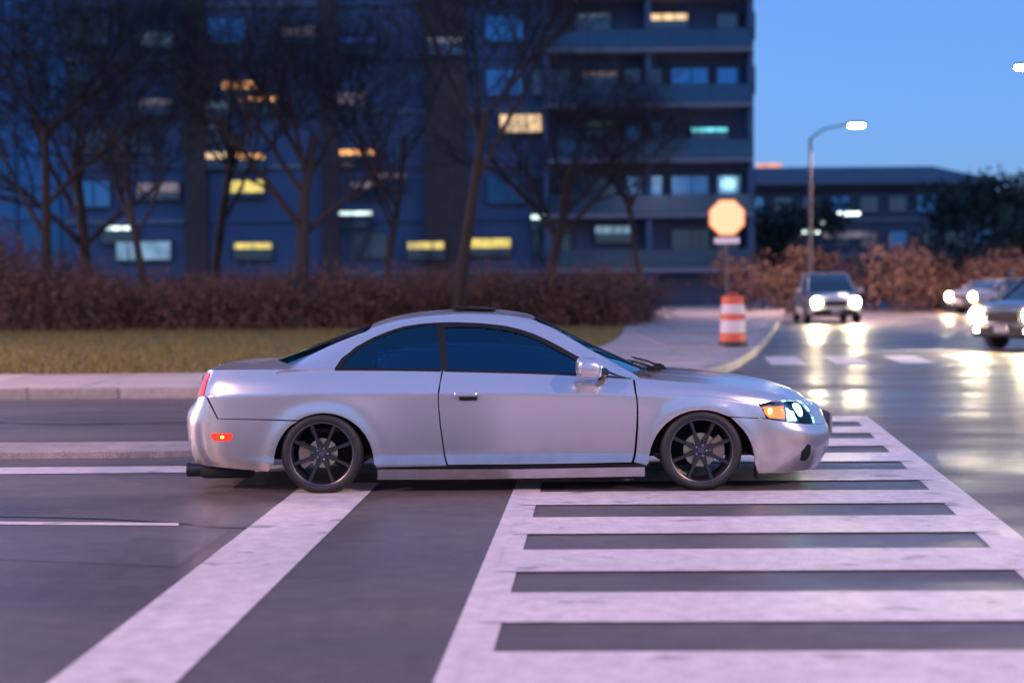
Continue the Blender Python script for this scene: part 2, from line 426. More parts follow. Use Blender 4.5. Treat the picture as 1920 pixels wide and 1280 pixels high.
OUT = [(-2.42, 0), (-2.41, -.30), (-2.375, -.55), (-2.29, -.72), (-2.12, -.815), (-1.8, -.858), (-1.34, -.875), (-.6, -.872), (0, -.872),
       (.8, -.873), (1.33, -.872), (1.75, -.848), (1.99, -.795), (2.185, -.68), (2.31, -.50), (2.367, -.28), (2.382, 0)]
def catmull(pts, n=40):
    P = [np.array(p, float) for p in pts]
    P = [np.array([pts[0][0], -pts[1][1]])] + P + [np.array([pts[-1][0], -pts[-2][1]])]
    out = []; idx = []
    for i in range(1, len(P) - 2):
        idx.append(len(out))
        for k in range(n):
            t = k / n
            out.append(.5 * (2 * P[i] + (P[i + 1] - P[i - 1]) * t + (2 * P[i - 1] - 5 * P[i] + 4 * P[i + 1] - P[i + 2]) * t * t + (3 * P[i] - P[i - 1] - 3 * P[i + 1] + P[i + 2]) * t ** 3))
    idx.append(len(out)); out.append(P[-2]); return np.array(out), idx
oc, oidx = catmull(OUT)
seg = np.linalg.norm(np.diff(oc, axis=0), axis=1); UA = np.concatenate([[0], np.cumsum(seg)])
UA -= np.interp(0, oc[:, 0], UA)
tan = np.gradient(oc, axis=0); tan /= np.linalg.norm(tan, axis=1)[:, None]
NX, NY = tan[:, 1], -tan[:, 0]          # outward normal (towards -y in the middle)
UK = [UA[oidx[i]] for i in (0, 2, 3, 4, 6, 8, 10, 11, 12, 13, 14, 16)]
U0, U1 = UA[0], UA[-1]
ZR = [  # bottom ... crease, just above crease ... shoulder, per key
 [.15, .24, .36, .50, .58, .66, .69, .77, .865], [.15, .24, .36, .50, .58, .66, .69, .77, .868], [.145, .24, .34, .49, .58, .67, .70, .78, .872], [.14, .23, .31, .49, .60, .69, .71, .79, .876],
 [.09, .20, .27, .48, .60, .700, .716, .79, .880], [.06, .20, .275, .48, .60, .693, .709, .77, .848], [.06, .20, .27, .46, .57, .655, .672, .715, .755],
 [.08, .19, .27, .42, .53, .592, .606, .655, .705], [.085, .18, .26, .40, .48, .545, .56, .61, .655], [.09, .18, .26, .37, .45, .52, .54, .58, .615], [.09, .18, .26, .36, .44, .51, .53, .565, .60], [.09, .18, .26, .36, .44, .51, .53, .56, .59]]
OR_ = [
 [.10, .04, .01, .0, .02, .09, .10, .125, .17], [.09, .035, .01, .0, .02, .09, .10, .125, .17], [.07, .03, .008, .0, .014, .04, .05, .08, .13], [.045, .015, .006, .002, .004, .006, .014, .045, .095],
 [.02, .002, .016, .010, .005, .0, .005, .038, .088], [.02, .000, .020, .013, .006, .0, .005, .036, .082], [.02, .004, .016, .006, .0, .0, .006, .032, .080],
 [.03, .01, .004, 0, .002, .010, .016, .038, .085], [.05, .02, .006, 0, .018, .032, .037, .06, .11], [.08, .035, .008, 0, .025, .05, .06, .095, .155], [.10, .045, .010, 0, .028, .055, .065, .105, .165], [.10, .045, .010, 0, .03, .06, .07, .11, .17]]
ZF = [pchip(UK, [r[k] for r in ZR]) for k in range(9)]
OF = [pchip(UK, [r[k] for r in OR_]) for k in range(9)]
def rowinterp(rows, v):
    """smooth curve through rows (list of arrays) at v in 0..n-1"""
    n_ = len(rows); A = np.array(rows); v = np.clip(v, 0, n_ - 1 - 1e-9); i = np.floor(v).astype(int); t = v - i
    j = np.arange(A.shape[1]) if A.ndim > 1 else 0
    g = lambda k: A[np.clip(k, 0, n_ - 1), j]
    p0, p1, p2, p3 = g(i - 1), g(i), g(i + 1), g(i + 2)
    p0 = np.where(i == 0, 2 * p1 - p2, p0); p3 = np.where(i + 2 > n_ - 1, 2 * p2 - p1, p3)
    tau = .42
    m1 = tau * (p2 - p0); m2 = tau * (p3 - p1)
    return (2 * t ** 3 - 3 * t * t + 1) * p1 + (t ** 3 - 2 * t * t + t) * m1 + (-2 * t ** 3 + 3 * t * t) * p2 + (t ** 3 - t * t) * m2
WR, WF = (-1.352, .275), (1.333, .275)
def SIDE(u, v, off=0.0):
    u = np.atleast_1d(np.asarray(u, float)); v = np.atleast_1d(np.asarray(v, float))
    z = rowinterp([f(u) for f in ZF], v); o = rowinterp([f(u) for f in OF], v)
    cx = np.interp(u, UA, oc[:, 0]); cy = np.interp(u, UA, oc[:, 1])
    nx = np.interp(u, UA, NX); ny = np.interp(u, UA, NY)
    for (wx, wz), rr in ((WR, .348), (WF, .368)):
        r = np.hypot(cx - wx, z - wz + .05); o = o - .016 * np.exp(-((r - rr) / .07) ** 2) * np.clip((.69 - z) / .09, 0, 1)
    o = o - off
    return np.stack([cx - nx * o, cy - ny * o, z], -1)
# greenhouse
Gx = [-1.86, -1.80, -1.617, -1.31, -1.0, -.77, -.37, -.1, .15, .25, .545, .87, 1.0, 1.12]
Gzr = [.77, .82, .892, 1.040, 1.152, 1.206, 1.240, 1.236, 1.203, 1.17, 1.005, .822, .755, .70]
Gyr = [.60, .60, .61, .59, .575, .56, .55, .55, .56, .575, .63, .70, .72, .73]
gzr, gyr = pchip(Gx, Gzr), pchip(Gx, Gyr)
gzc = pchip([-1.9, -1.8, -1.62, -1.3, -1.06, -.85, -.65, -.37, -.12, .10, .2, .57, 1.02, 1.15], [.885, .917, .982, 1.097, 1.180, 1.240, 1.268, 1.284, 1.276, 1.246, 1.213, 1.030, .820, .755])
def GREEN(x, v, off=0.0):
    x = np.atleast_1d(np.asarray(x, float)); v = np.atleast_1d(np.asarray(v, float))
    zr, yr, zc = gzr(x), gyr(x), gzc(x); zc = np.maximum(zc, zr + .004)
    zb = np.minimum(ZF[8](x), zr - .006); yb = .797 + 0 * x
    rows_y = [yb, yr + (yb - yr) * .62, yr + (yb - yr) * .22, yr, yr * .84, yr * .48, 0 * yr]
    dz = zr - zb; dc = zc - zr
    gl_ = np.clip(np.maximum((-1.0 - x) / .15, (x - .15) / .2), 0, 1)      # 1 where the centre is glass
    rows_z = [zb, zb + dz * .45, zb + dz * .84, zr, zr + dc * (.52 - .20 * gl_), zr + dc * (.88 - .10 * gl_), zc]
    y = rowinterp(rows_y, v); z = rowinterp(rows_z, v)
    P = np.stack([x, -y, z], -1)
    if off: P = P + off * NRM(GREEN, x, v)
    return P
# hood and boot lid: from the shoulder line to the spine
hood_z = pchip([.6, 1.04, 1.39, 1.8, 2.03, 2.145, 2.213], [.85, .822, .796, .742, .682, .635, .592])
boot_z = pchip([-2.25, -2.2, -2.1, -1.82, -1.5], [.866, .880, .895, .912, .93])
def TOPF(u, r, off=0.0):
    u = np.atleast_1d(np.asarray(u, float)); r = np.atleast_1d(np.asarray(r, float))
    e = SIDE(u, 8 + 0 * u); g = np.clip((u - .6) / (U1 - .6), 0, 1); xs = .6 + (2.2115 - .6) * g ** .86
    w = 1 - (1 - r) ** 1.95; P = np.stack([e[:, 0] + (xs - e[:, 0]) * r, e[:, 1] * (1 - r), e[:, 2] + (hood_z(xs) - e[:, 2]) * w], -1)
    # two shallow swage lines running to the grille
    P[:, 2] += .006 * np.exp(-((r - .42) / .08) ** 2) * np.clip((2.1 - P[:, 0]) / .6, 0, 1)
    return P + np.array([0, 0, off])
def TOPR(u, r, off=0.0):
    u = np.atleast_1d(np.asarray(u, float)); r = np.atleast_1d(np.asarray(r, float))
    e = SIDE(u, 8 + 0 * u); g = np.clip((u + 1.2) / (U0 + 1.2), 0, 1); xs = -1.2 + (-2.25 + 1.2) * g ** .86
    w = 1 - (1 - r) ** 1.95; P = np.stack([e[:, 0] + (xs - e[:, 0]) * r, e[:, 1] * (1 - r), e[:, 2] + (boot_z(xs) - e[:, 2]) * w], -1)
    return P + np.array([0, 0, off])
def NRM(S, a, b):
    h = 1e-3; A = S(a + h, b) - S(a - h, b); B = S(a, b + h) - S(a, b - h)
    # one sided near the borders
    n_ = np.cross(A, B); l = np.linalg.norm(n_, axis=1); l[l < 1e-12] = 1; n_ = n_ / l[:, None]
    sgn = np.sign(np.sum(n_ * (S(a, b) - np.array([0, 0, .45])), axis=1)); sgn[sgn == 0] = 1
    return n_ * sgn[:, None]

CARY = .89
ci = np.array(cam.matrix_world.inverted())
def proj(P):
    Q = P + np.array([0, CARY, 0]); Q = np.concatenate([Q, np.ones((len(Q), 1))], 1) @ ci.T
    return np.stack([960 + 2667 * Q[:, 0] / -Q[:, 2], 640 - 2667 * Q[:, 1] / -Q[:, 2]], -1)
LUT = {}
def lut(S, a0, a1, b0, b1, na=900, nb=160):
    A, B = np.meshgrid(np.linspace(a0, a1, na), np.linspace(b0, b1, nb), indexing='ij')
    LUT[S] = (A.ravel(), B.ravel(), proj(S(A.ravel(), B.ravel())))
lut(SIDE, U0 + .35, U1 - .35, 0, 8); lut(GREEN, -1.85, 1.1, 0, 4.5)
def inv(S, pts):
    A, B, Q = LUT[S]; out = []
    for p in pts:
        a, b = None, None
        k = np.argmin((Q[:, 0] - p[0]) ** 2 + (Q[:, 1] - p[1]) ** 2); a, b = A[k], B[k]
        for _ in range(3):       # Newton refinement
            h = 1e-3; q0 = proj(S(a, b))[0]; J = np.stack([(proj(S(a + h, b))[0] - q0) / h, (proj(S(a, b + h))[0] - q0) / h], 1)
            try: s_ = np.linalg.solve(J, np.array(p) - q0)
            except Exception: break
            if abs(s_[0]) > .04 or abs(s_[1]) > .3: break
            a, b = a + s_[0], b + s_[1]
        out.append((float(a), float(b)))
    return out

def pip(poly, X, Y):
    c = np.zeros(X.shape, bool); j = len(poly) - 1
    for i in range(len(poly)):
        xi, yi = poly[i]; xj, yj = poly[j]
        if yi != yj:
            c ^= ((yi > Y) != (yj > Y)) & (X < (xj - xi) * (Y - yi) / (yj - yi) + xi)
        j = i
    return c
def clip_cell(poly, x0, x1, y0, y1):
    def cl(ps, f, isec):
        out = []
        for i in range(len(ps)):
            a, b = ps[i - 1], ps[i]; fa, fb = f(a), f(b)
            if fb:
                if not fa: out.append(isec(a, b))
                out.append(b)
            elif fa: out.append(isec(a, b))
        return out
    ix = lambda c: (lambda a, b: (c, a[1] + (b[1] - a[1]) * (c - a[0]) / (b[0] - a[0])))
    iy = lambda c: (lambda a, b: (a[0] + (b[0] - a[0]) * (c - a[1]) / (b[1] - a[1]), c))
    p = cl(poly, lambda q: q[0] >= x0, ix(x0))
    if p: p = cl(p, lambda q: q[0] <= x1, ix(x1))
    if p: p = cl(p, lambda q: q[1] >= y0, iy(y0))
    if p: p = cl(p, lambda q: q[1] <= y1, iy(y1))
    return p
def panel(name, S, poly, da, db, material, parent, off=0.0, thick=.012, sides='near', keep=True):
    """cut the outline `poly` (surface coordinates) out of the surface S as a sheet with thickness"""
    poly = [tuple(map(float, p)) for p in poly]
    pa = [p[0] for p in poly]; pb = [p[1] for p in poly]
    xs = np.arange(math.floor(min(pa) / da), math.ceil(max(pa) / da) + 1) * da; ys = np.arange(math.floor(min(pb) / db), math.ceil(max(pb) / db) + 1) * db
    P0 = np.array(poly); P1 = np.roll(P0, -1, 0); ex0, ex1 = np.minimum(P0[:, 0], P1[:, 0]), np.maximum(P0[:, 0], P1[:, 0]); ey0, ey1 = np.minimum(P0[:, 1], P1[:, 1]), np.maximum(P0[:, 1], P1[:, 1])
    vid = {}; V = []; F = []
    def vert(p):
        k = (round(p[0], 5), round(p[1], 5))
        if k not in vid: vid[k] = len(V); V.append(p)
        return vid[k]
    XC, YC = np.meshgrid((xs[:-1] + xs[1:]) / 2, (ys[:-1] + ys[1:]) / 2, indexing='ij'); inn = pip(poly, XC, YC)
    for i in range(len(xs) - 1):
        for j in range(len(ys) - 1):
            x0, x1, y0, y1 = xs[i], xs[i + 1], ys[j], ys[j + 1]
            if np.any((ex1 >= x0) & (ex0 <= x1) & (ey1 >= y0) & (ey0 <= y1)):
                c = clip_cell(poly, x0, x1, y0, y1)
            elif inn[i, j]: c = [(x0, y0), (x1, y0), (x1, y1), (x0, y1)]
            else: continue
            ids = []
            for p in c or []:
                k = vert(p)
                if not ids or ids[-1] != k: ids.append(k)
            while len(ids) > 1 and ids[0] == ids[-1]: ids.pop()
            if len(ids) > 2 and len(set(ids)) == len(ids): F.append(ids)
            elif len(ids) > 3:
                for t in tessellate_polygon([[Vector((V[k][0], V[k][1], 0)) for k in ids]]):
                    t3 = [ids[k] for k in t]; (ax_, ay_), (bx_, by_), (cx_, cy_) = (V[k] for k in t3)
                    if len(set(t3)) == 3 and abs((bx_ - ax_) * (cy_ - ay_) - (cx_ - ax_) * (by_ - ay_)) > 1e-9: F.append(t3)
    A = np.array([p[0] for p in V]); B = np.array([p[1] for p in V])
    Nn = NRM(S, A, B); P = S(A, B) + Nn * off
    # orient
    f0 = F[len(F) // 2]; 
    FF = []
    for f in F:
        a, b, c = P[f[0]], P[f[1]], P[f[2]]; nn = np.cross(b - a, P[f[-1]] - a)
        tot = np.zeros(3)
        for q in range(1, len(f) - 1): tot += np.cross(P[f[q]] - a, P[f[q + 1]] - a)
        if np.linalg.norm(tot) < 1e-9: continue
        FF.append(f if np.dot(tot, Nn[f].mean(0)) > 0 else f[::-1])
    inner = P - Nn * thick; nV = len(P); edges = {}
    for f in FF:
        for q in range(len(f)):
            e = (f[q], f[(q + 1) % len(f)])
            if (e[1], e[0]) in edges: del edges[(e[1], e[0])]
            else: edges[e] = 1
    verts = np.concatenate([P, inner]); faces = [list(f) for f in FF] + [[k + nV for k in f[::-1]] for f in FF] + [[e[1], e[0], e[0] + nV, e[1] + nV] for e in edges]
    def mk(sign):
        vv = verts.copy(); ff = faces; nn = Nn.copy()
        if sign < 0:
            vv[:, 1] *= -1; nn[:, 1] *= -1; ff = [f[::-1] for f in faces]
        return vv, ff, nn
    def emit(parts, nm):
        VV = []; FL = []; NL = []; base = 0
        for vv, ff, nn in parts:
            # halves share their vertices on the centre line
            mp_ = [q if (base and abs(vv[q][1]) < 2e-3) else q + base for q in range(len(vv))]
            for k, f in enumerate(ff):
                FL.append([mp_[q] for q in f])
                if k < len(FF): NL += [tuple(nn[q]) for q in f]
                else: NL += [(0, 0, 0)] * len(f)
            VV += [tuple(p) for p in vv]; base += len(vv)
        used = sorted({q for f in FL for q in f}); new_ = {q: i for i, q in enumerate(used)}     # drop the vertices the halves no longer need
        VV = [VV[q] for q in used]; FL = [[new_[q] for q in f] for f in FL]
        me = bpy.data.meshes.new(nm); me.from_pydata(VV, [], FL)
        me.polygons.foreach_set('use_smooth', [True] * len(FL))
        me.update()
        # sharp edges kept by giving the rim its own face normals
        NL2 = []; li = 0
        for p in me.polygons:
            for q in range(p.loop_total):
                t = NL[li]; NL2.append(t if t != (0, 0, 0) else tuple(p.normal)); li += 1
        me.normals_split_custom_set(NL2)
        me.materials.append(material); return link(nm, me, None, parent)
    if sides == 'near': return [emit([mk(1)], name)]
    if sides == 'both': return [emit([mk(1)], name), emit([mk(-1)], name)]
    return [emit([mk(1), mk(-1)], name)]

coupe = empty('coupe', (0, CARY, 0), 0, 'silver two door coupe with dark tinted windows crossing the zebra stripes', 'car')
def arc(c, r, a0, a1, n=22): return [(c[0] + r * math.cos(R(a0 + (a1 - a0) * k / n)), c[1] - r * math.sin(R(a0 + (a1 - a0) * k / n))) for k in range(n + 1)]
ARr = arc((607, 868), 94, 0, 180); ARf = arc((1316, 868), 100, 0, 180)      # right to left over the top
pnt = M['paint']
DA, DB = .03, .25
# --- door
door_o = inv(SIDE, [(831, 706), (826, 718), (823, 737), (823, 760), (827, 800), (833, 840), (840, 871), (960, 870), (1100, 868), (1184, 866), (1190, 838), (1193, 800), (1194, 765), (1192, 742), (1187, 722)])
vt = lambda p: [(a, min(b, 7.98)) for a, b in p]
top_u = lambda a0, a1, n=10: [(a0 + (a1 - a0) * k / n, 7.99) for k in range(n + 1)]
door_o = vt(door_o)
rearu, frontu = door_o[0][0], door_o[-1][0]
doors = panel('door', SIDE, [(rearu, 7.99)] + door_o[1:-1] + [(frontu, 7.99)], DA, DB, pnt, coupe, sides='both')
# --- rear quarter
gapR = inv(SIDE, [(821, 733), (821, 760), (824.5, 800), (830.5, 840), (837, 873)]); gapR = vt(gapR)
seam = inv(SIDE, [(409, 787), (512, 789)])
seam_top = inv(SIDE, [(386, 742)])[0]
arcR = inv(SIDE, [p for p in ARr if p[1] < 876])
uq = rearu - .012
ULAMP = inv(SIDE, [(388, 720)])[0][0]
qp = [(uq, 7.99)] + gapR + inv(SIDE, [(708, 878)]) + arcR
qp = [p for p in qp if True]
arc_left_cut = [p for p in arcR if True]
# the quarter stops at the bumper seam behind the wheel
s2 = inv(SIDE, [(516, 788)])[0]
aq = [p for p in inv(SIDE, [p for p in ARr if p[1] < 874 and not (p[0] < 560 and p[1] > 788)])]
qp = [(uq, 7.99)] + gapR + inv(SIDE, [(706, 876)]) + aq + [inv(SIDE, [(560, 787)])[0], inv(SIDE, [(409, 784)])[0], seam_top, (ULAMP, inv(SIDE, [(390, 742)])[0][1]), (ULAMP, 7.99)]
panel('quarter_panel', SIDE, qp, DA, DB, pnt, coupe, sides='both')
# --- rear bumper (wraps round the tail)
vb = seam_top[1] - .03
ab = inv(SIDE, [p for p in ARr if p[0] < 560 and p[1] > 789 and p[1] < 886])
bp = [(U0, vb), (seam_top[0] - .02, vb), inv(SIDE, [(407, 785.5)])[0], inv(SIDE, [(558, 789.5)])[0]] + ab + inv(SIDE, [(503, 884)]) + inv(SIDE, [(440, 878), (372, 869)]) + [(U0 + .35, .15), (U0, .15)]
panel('rear_bumper', SIDE, bp, DA, DB, pnt, coupe, sides='one')
# tail: boot face and lamps
v0 = vb + .04
panel('boot_face', SIDE, [(U0, v0), (U0 + .42, v0), (U0 + .42, 7.98), (U0, 7.98)], DA, DB, pnt, coupe, sides='one')
for o in panel('tail_light', SIDE, [(U0 + .43, v0), (ULAMP - .008, v0 + .05), (ULAMP - .008, 7.72), (U0 + .43, 7.8)], DA, DB, M['redlens'], coupe, sides='both', off=.004, thick=.03):
    pass
panel('tail_trim', SIDE, [(U0 + .43, 7.83), (ULAMP - .006, 7.76), (ULAMP - .006, 7.98), (U0 + .43, 7.98)], DA, DB, pnt, coupe, sides='both')
# --- front wing
gapF = vt(inv(SIDE, [(1191, 722), (1195, 742), (1197, 765), (1197, 800), (1194, 838), (1189, 866)]))
af = inv(SIDE, [p for p in ARf[::-1] if p[1] < 872 and not (p[0] > 1360 and p[1] > 779)])
hl_top = inv(SIDE, [(1421, 757), (1446, 753), (1480, 750), (1500, 752)])
fp = [(gapF[0][0], 7.99)] + gapF[1:] + inv(SIDE, [(1212, 872)]) + af + [inv(SIDE, [(1368, 780.5)])[0], inv(SIDE, [(1436, 784)])[0], inv(SIDE, [(1419, 758)])[0]] + [(a, min(7.99, b + .06)) for a, b in hl_top] + [(hl_top[-1][0] + .004, 7.99)]
panel('front_wing', SIDE, fp, DA, DB, pnt, coupe, sides='both')
# --- headlight (opening between wing, bumper and hood)
HLp = [(1423, 759), (1446, 755), (1480, 752), (1500, 753), (1514, 765), (1524, 781), (1527, 793), (1500, 792), (1470, 789), (1441, 784), (1430, 773)]
hl = vt(inv(SIDE, HLp)); hmax = hl[4][0]
hu1 = max(p[0] for p in hl)
lens_poly = [p for p in hl]
heads = panel('headlight', SIDE, lens_poly, .02, .2, M['lipmetal'], coupe, off=-.055, thick=.006, sides='both')
amb = vt(inv(SIDE, [(1432, 760), (1474, 757), (1477, 784), (1446, 783), (1437, 774)]))
beam = vt(inv(SIDE, [(1483, 756), (1500, 757), (1511, 775), (1514, 789), (1492, 788)]))
chromep = vt(inv(SIDE, [(1478, 755), (1501, 756), (1512, 769), (1521, 784), (1522, 790), (1482, 788)]))
for i, h in enumerate(heads):
    sd = 'near'
hl_parts = []
for nm, pl, m_, of, th in (('turn_signal', amb, M['amber'], -.03, .004), ('reflector', chromep, M['chrome'], -.045, .004), ('lens', lens_poly, M['lens'], -.001, .003)):
    ps = panel(nm, SIDE, pl, .02, .2, m_, heads[0], off=of, thick=th, sides='both'); ps[1].parent = heads[1]
def ell(c, rx, rz, ry, m_, nm, parent, n=14, tilt=0):
    bm = bmesh.new(); bmesh.ops.create_uvsphere(bm, u_segments=n, v_segments=n // 2, radius=1)
    rt = Matrix.Rotation(tilt, 3, 'Y')
    for q in bm.verts: q.co = rt @ Vector((q.co.x * rx, q.co.y * ry, q.co.z * rz)) + Vector(c)
    me = bpy.data.meshes.new(nm); bm.to_mesh(me); bm.free(); me.materials.append(m_)
    me.polygons.foreach_set('use_smooth', [True] * len(me.polygons)); return link(nm, me, None, parent)
bq = inv(SIDE, [(1497, 772)])[0]; bc = SIDE(*bq, off=-.022)[0]
aq_ = inv(SIDE, [(1446, 771)])[0]; ac = SIDE(*aq_, off=-.022)[0]
for sgn, h in ((1, heads[0]), (-1, heads[1])):
    ell((bc[0], sgn * bc[1], bc[2]), .040, .062, .018, M['lampcyan'], 'bulb', h, tilt=-.25)
    ell((ac[0], sgn * ac[1], ac[2]), .014, .024, .012, M['amber_hot'], 'signal_bulb', h)
# --- front bumper
ab = inv(SIDE, [p for p in ARf if p[0] > 1370 and p[1] > 784 and p[1] < 882])
ub = hl[-1][0]
bl = inv(SIDE, [(1437, 785.5), (1441, 786), (1470, 791), (1500, 794), (1524, 795)])
vlip = bl[-1][1]
fb = ab[::-1]
fogp = vt(inv(SIDE, [(1503, 846), (1514, 832), (1520, 834), (1519, 850), (1511, 863), (1500, 863)]))
# outline with the fog lamp recess cut out by a keyhole
outer = inv(SIDE, [(1394, 785)]) + bl + [(U1, vlip)] + [(U1, .1), (U1 - .35, .1)] + inv(SIDE, [(1500, 882), (1460, 885), (1420, 887)]) + inv(SIDE, [(1415, 872)]) + fb[0:0]
outer = inv(SIDE, [(1371, 782.5)]) + bl + [(U1, vlip), (U1, .1), (U1 - .35, .1)] + inv(SIDE, [(1490, 883), (1455, 886), (1421, 887)]) + ab
panel('front_bumper', SIDE, outer, DA, DB, pnt, coupe, sides='one')
panel('fog_recess', SIDE, fogp, .02, .2, M['black'], coupe, off=.003, thick=.01, sides='both')
panel('lower_grille', SIDE, [(U1 - .12, 1.1), (U1, 1.1), (U1, 2.2), (U1 - .12, 2.2)], DA, DB, M['black'], coupe, off=.003, thick=.01, sides='one')
panel('grille', SIDE, [(U1 - .22, vlip + .25), (U1, vlip + .25), (U1, 7.5), (U1 - .22, 7.5)], DA, DB, M['black'], coupe, off=.003, thick=.01, sides='one')
panel('nose_panel', SIDE, [(hl[6][0] + .006, vlip + .03), (U1, vlip + .06), (U1, 7.98), (hl_top[-1][0] + .01, 7.98), (hl[4][0] + .006, hl[4][1]), (hl[5][0] + .006, hl[5][1]), (hl[6][0] + .006, hl[6][1])], DA, DB, pnt, coupe, sides='one')
# --- sill
sk = inv(SIDE, [(708, 880), (960, 879), (1209, 875), (1209, 892), (960, 896), (708, 898)])
panel('side_skirt', SIDE, sk, DA, .2, pnt, coupe, off=.010, thick=.03, sides='both')
panel('sill_line', SIDE, inv(SIDE, [(716, 874.5), (960, 873), (1205, 870), (1205, 872.5), (960, 876), (716, 877.5)]), DA, .2, M['black'], coupe, off=-.004, sides='both')
# --- hood, wing tops, cowl
rf = .085
panel('hood', TOPF, [(.86, rf), (1.0, .5), (1.10, 1.0), (U1 - .001, 1.0), (U1 - .001, .02), (hl_top[-1][0], .02), (2.05, rf), (1.6, rf)], .03, .04, pnt, coupe, sides='one')
panel('wing_top', TOPF, [(.84, 0), (.86, rf - .007), (1.6, rf - .007), (2.05, rf - .007), (hl_top[-1][0] - .008, .018), (hl_top[-1][0] - .008, 0)], .03, .02, pnt, coupe, sides='both')
panel('cowl', TOPF, [(.70, .02), (.84, rf), (.985, .5), (1.085, 1.0), (.82, 1), (.7, .5)], .03, .05, M['black'], coupe, off=-.02, sides='one')
# --- boot lid
panel('boot_lid', TOPR, [(-1.62, .10), (-1.70, .5), (-1.72, 1), (U0 + .001, 1), (U0 + .001, .02), (ULAMP - .2, .02), (-2.1, .10)], .03, .04, pnt, coupe, sides='one')
panel('quarter_top', TOPR, [(-1.30, 0), (-1.30, .06), (-1.55, .12), (-1.62, .094), (-2.1, .094), (ULAMP - .2, .014), (ULAMP - .2, 0)], .03, .02, pnt, coupe, sides='both')
# --- greenhouse
WO = [(628, 689), (640, 671), (665, 651), (700, 632), (730, 620), (760, 611), (790, 606.5), (820, 604.5), (860, 604), (900, 605.5), (940, 609.5), (975, 617), (1020, 634), (1055, 652), (1090, 671), (1130, 690), (1160, 703), (1183, 714)]
wo = inv(GREEN, WO); wo = [(a, max(b, .03)) for a, b in wo]
VG = 3.04
roofp = [(-1.68, 0), (-1.66, VG), (-1.4, VG), (-1.2, VG), (-1.06, VG), (-1.03, 3.5), (-1.04, 6), (.17, 6), (.16, 3.5), (.20, VG - .04), (.4, VG - .05), (.7, VG - .05), (.98, VG - .05), (.98, 0), (.90, 0)] + wo[::-1] + [(wo[0][0] - .01, 0)]
panel('roof', GREEN, roofp, .03, .15, pnt, coupe, sides='one')
panel('rear_window', GREEN, [(-1.82, 3.0), (-1.66, VG + .05), (-1.2, VG + .05), (-1.065, VG + .05), (-1.04, 3.5), (-1.048, 6), (-1.84, 6)], .04, .2, M['screen'], coupe, off=-.004, thick=.004, sides='one')
panel('windscreen', GREEN, [(.18, 6), (.17, 3.5), (.21, VG + .02), (.7, VG + .02), (1.02, VG + .02), (1.10, 4), (1.12, 6)], .04, .2, M['screen'], coupe, off=-.004, thick=.004, sides='one')
# black frame with the two panes of each side
def shrink(pts, c, k): return [(c[0] + (x - c[0]) * k, c[1] + (y - c[1]) * k) for x, y in pts]
belt = [(1183, 717), (1080, 710.5), (960, 706), (831, 702), (720, 697), (626, 692)]
qg = [(638, 688), (650, 672), (672, 654), (702, 636), (732, 624), (762, 615), (792, 610), (817, 608), (822, 640), (827, 694.5), (730, 691)]
dg = [(839, 697), (836, 650), (835, 613), (870, 612), (905, 613.5), (940, 617.5), (975, 625), (1018, 642), (1053, 660), (1083, 676), (1086, 706), (960, 702)]
def up(pts): return [(a, max(b, .05)) for a, b in inv(GREEN, pts)]
frame = inv(GREEN, WO); frame = [(a, max(b, .0)) for a, b in frame]
fo = [(a, b) for a, b in frame] + [(frame[-1][0], 0), (frame[0][0], 0)]
qi, di = up(qg), up(dg)
def keyhole(outer_, inners):
    """join each inner ring to the outer one with a cut"""
    out = list(outer_)
    for ring in inners:
        bi, bj, bd = 0, 0, 1e9
        for i, p in enumerate(out):
            for j, q in enumerate(ring):
                d = (p[0] - q[0]) ** 2 + ((p[1] - q[1]) * .12) ** 2
                if d < bd: bi, bj, bd = i, j, d
        area = lambda r_: sum(r_[k][0] * r_[(k + 1) % len(r_)][1] - r_[(k + 1) % len(r_)][0] * r_[k][1] for k in range(len(r_)))
        rr_ = ring[bj:] + ring[:bj + 1]
        if area(ring) * area(outer_) > 0: rr_ = [rr_[0]] + rr_[1:-1][::-1] + [rr_[-1]]
        out = out[:bi + 1] + rr_ + out[bi:]
    return out
frames = panel('window_frame', GREEN, keyhole(fo, [qi, di]), .02, .08, M['black'], coupe, off=-.003, thick=.012, sides='both')
g1 = panel('quarter_window', GREEN, qi, .04, .2, M['sideglass'], coupe, off=-.007, thick=.004, sides='both')
g2_ = panel('door_window', GREEN, di, .04, .2, M['sideglass'], coupe, off=-.010, thick=.004, sides='both')
# mirror sail, belt moulding
sail = up([(1090, 680), (1130, 696), (1160, 708), (1176, 715), (1092, 707)])
panel('mirror_sail', GREEN, sail, .03, .15, pnt, coupe, off=.006, thick=.015, sides='both')
belt_s = [(rearu + .01, 7.86), (0.3, 7.86), (frontu - .01, 7.86), (frontu - .01, 7.93), (.3, 7.93), (rearu + .01, 7.93)]
panel('belt_moulding', SIDE, belt_s, .04, .04, M['black'], coupe, off=.003, thick=.012, sides='both')
panel('belt_moulding', SIDE, [(wo[0][0], 7.86), (rearu - .02, 7.86), (rearu - .02, 7.93), (wo[0][0], 7.93)], .04, .04, M['black'], coupe, off=.003, thick=.012, sides='both')
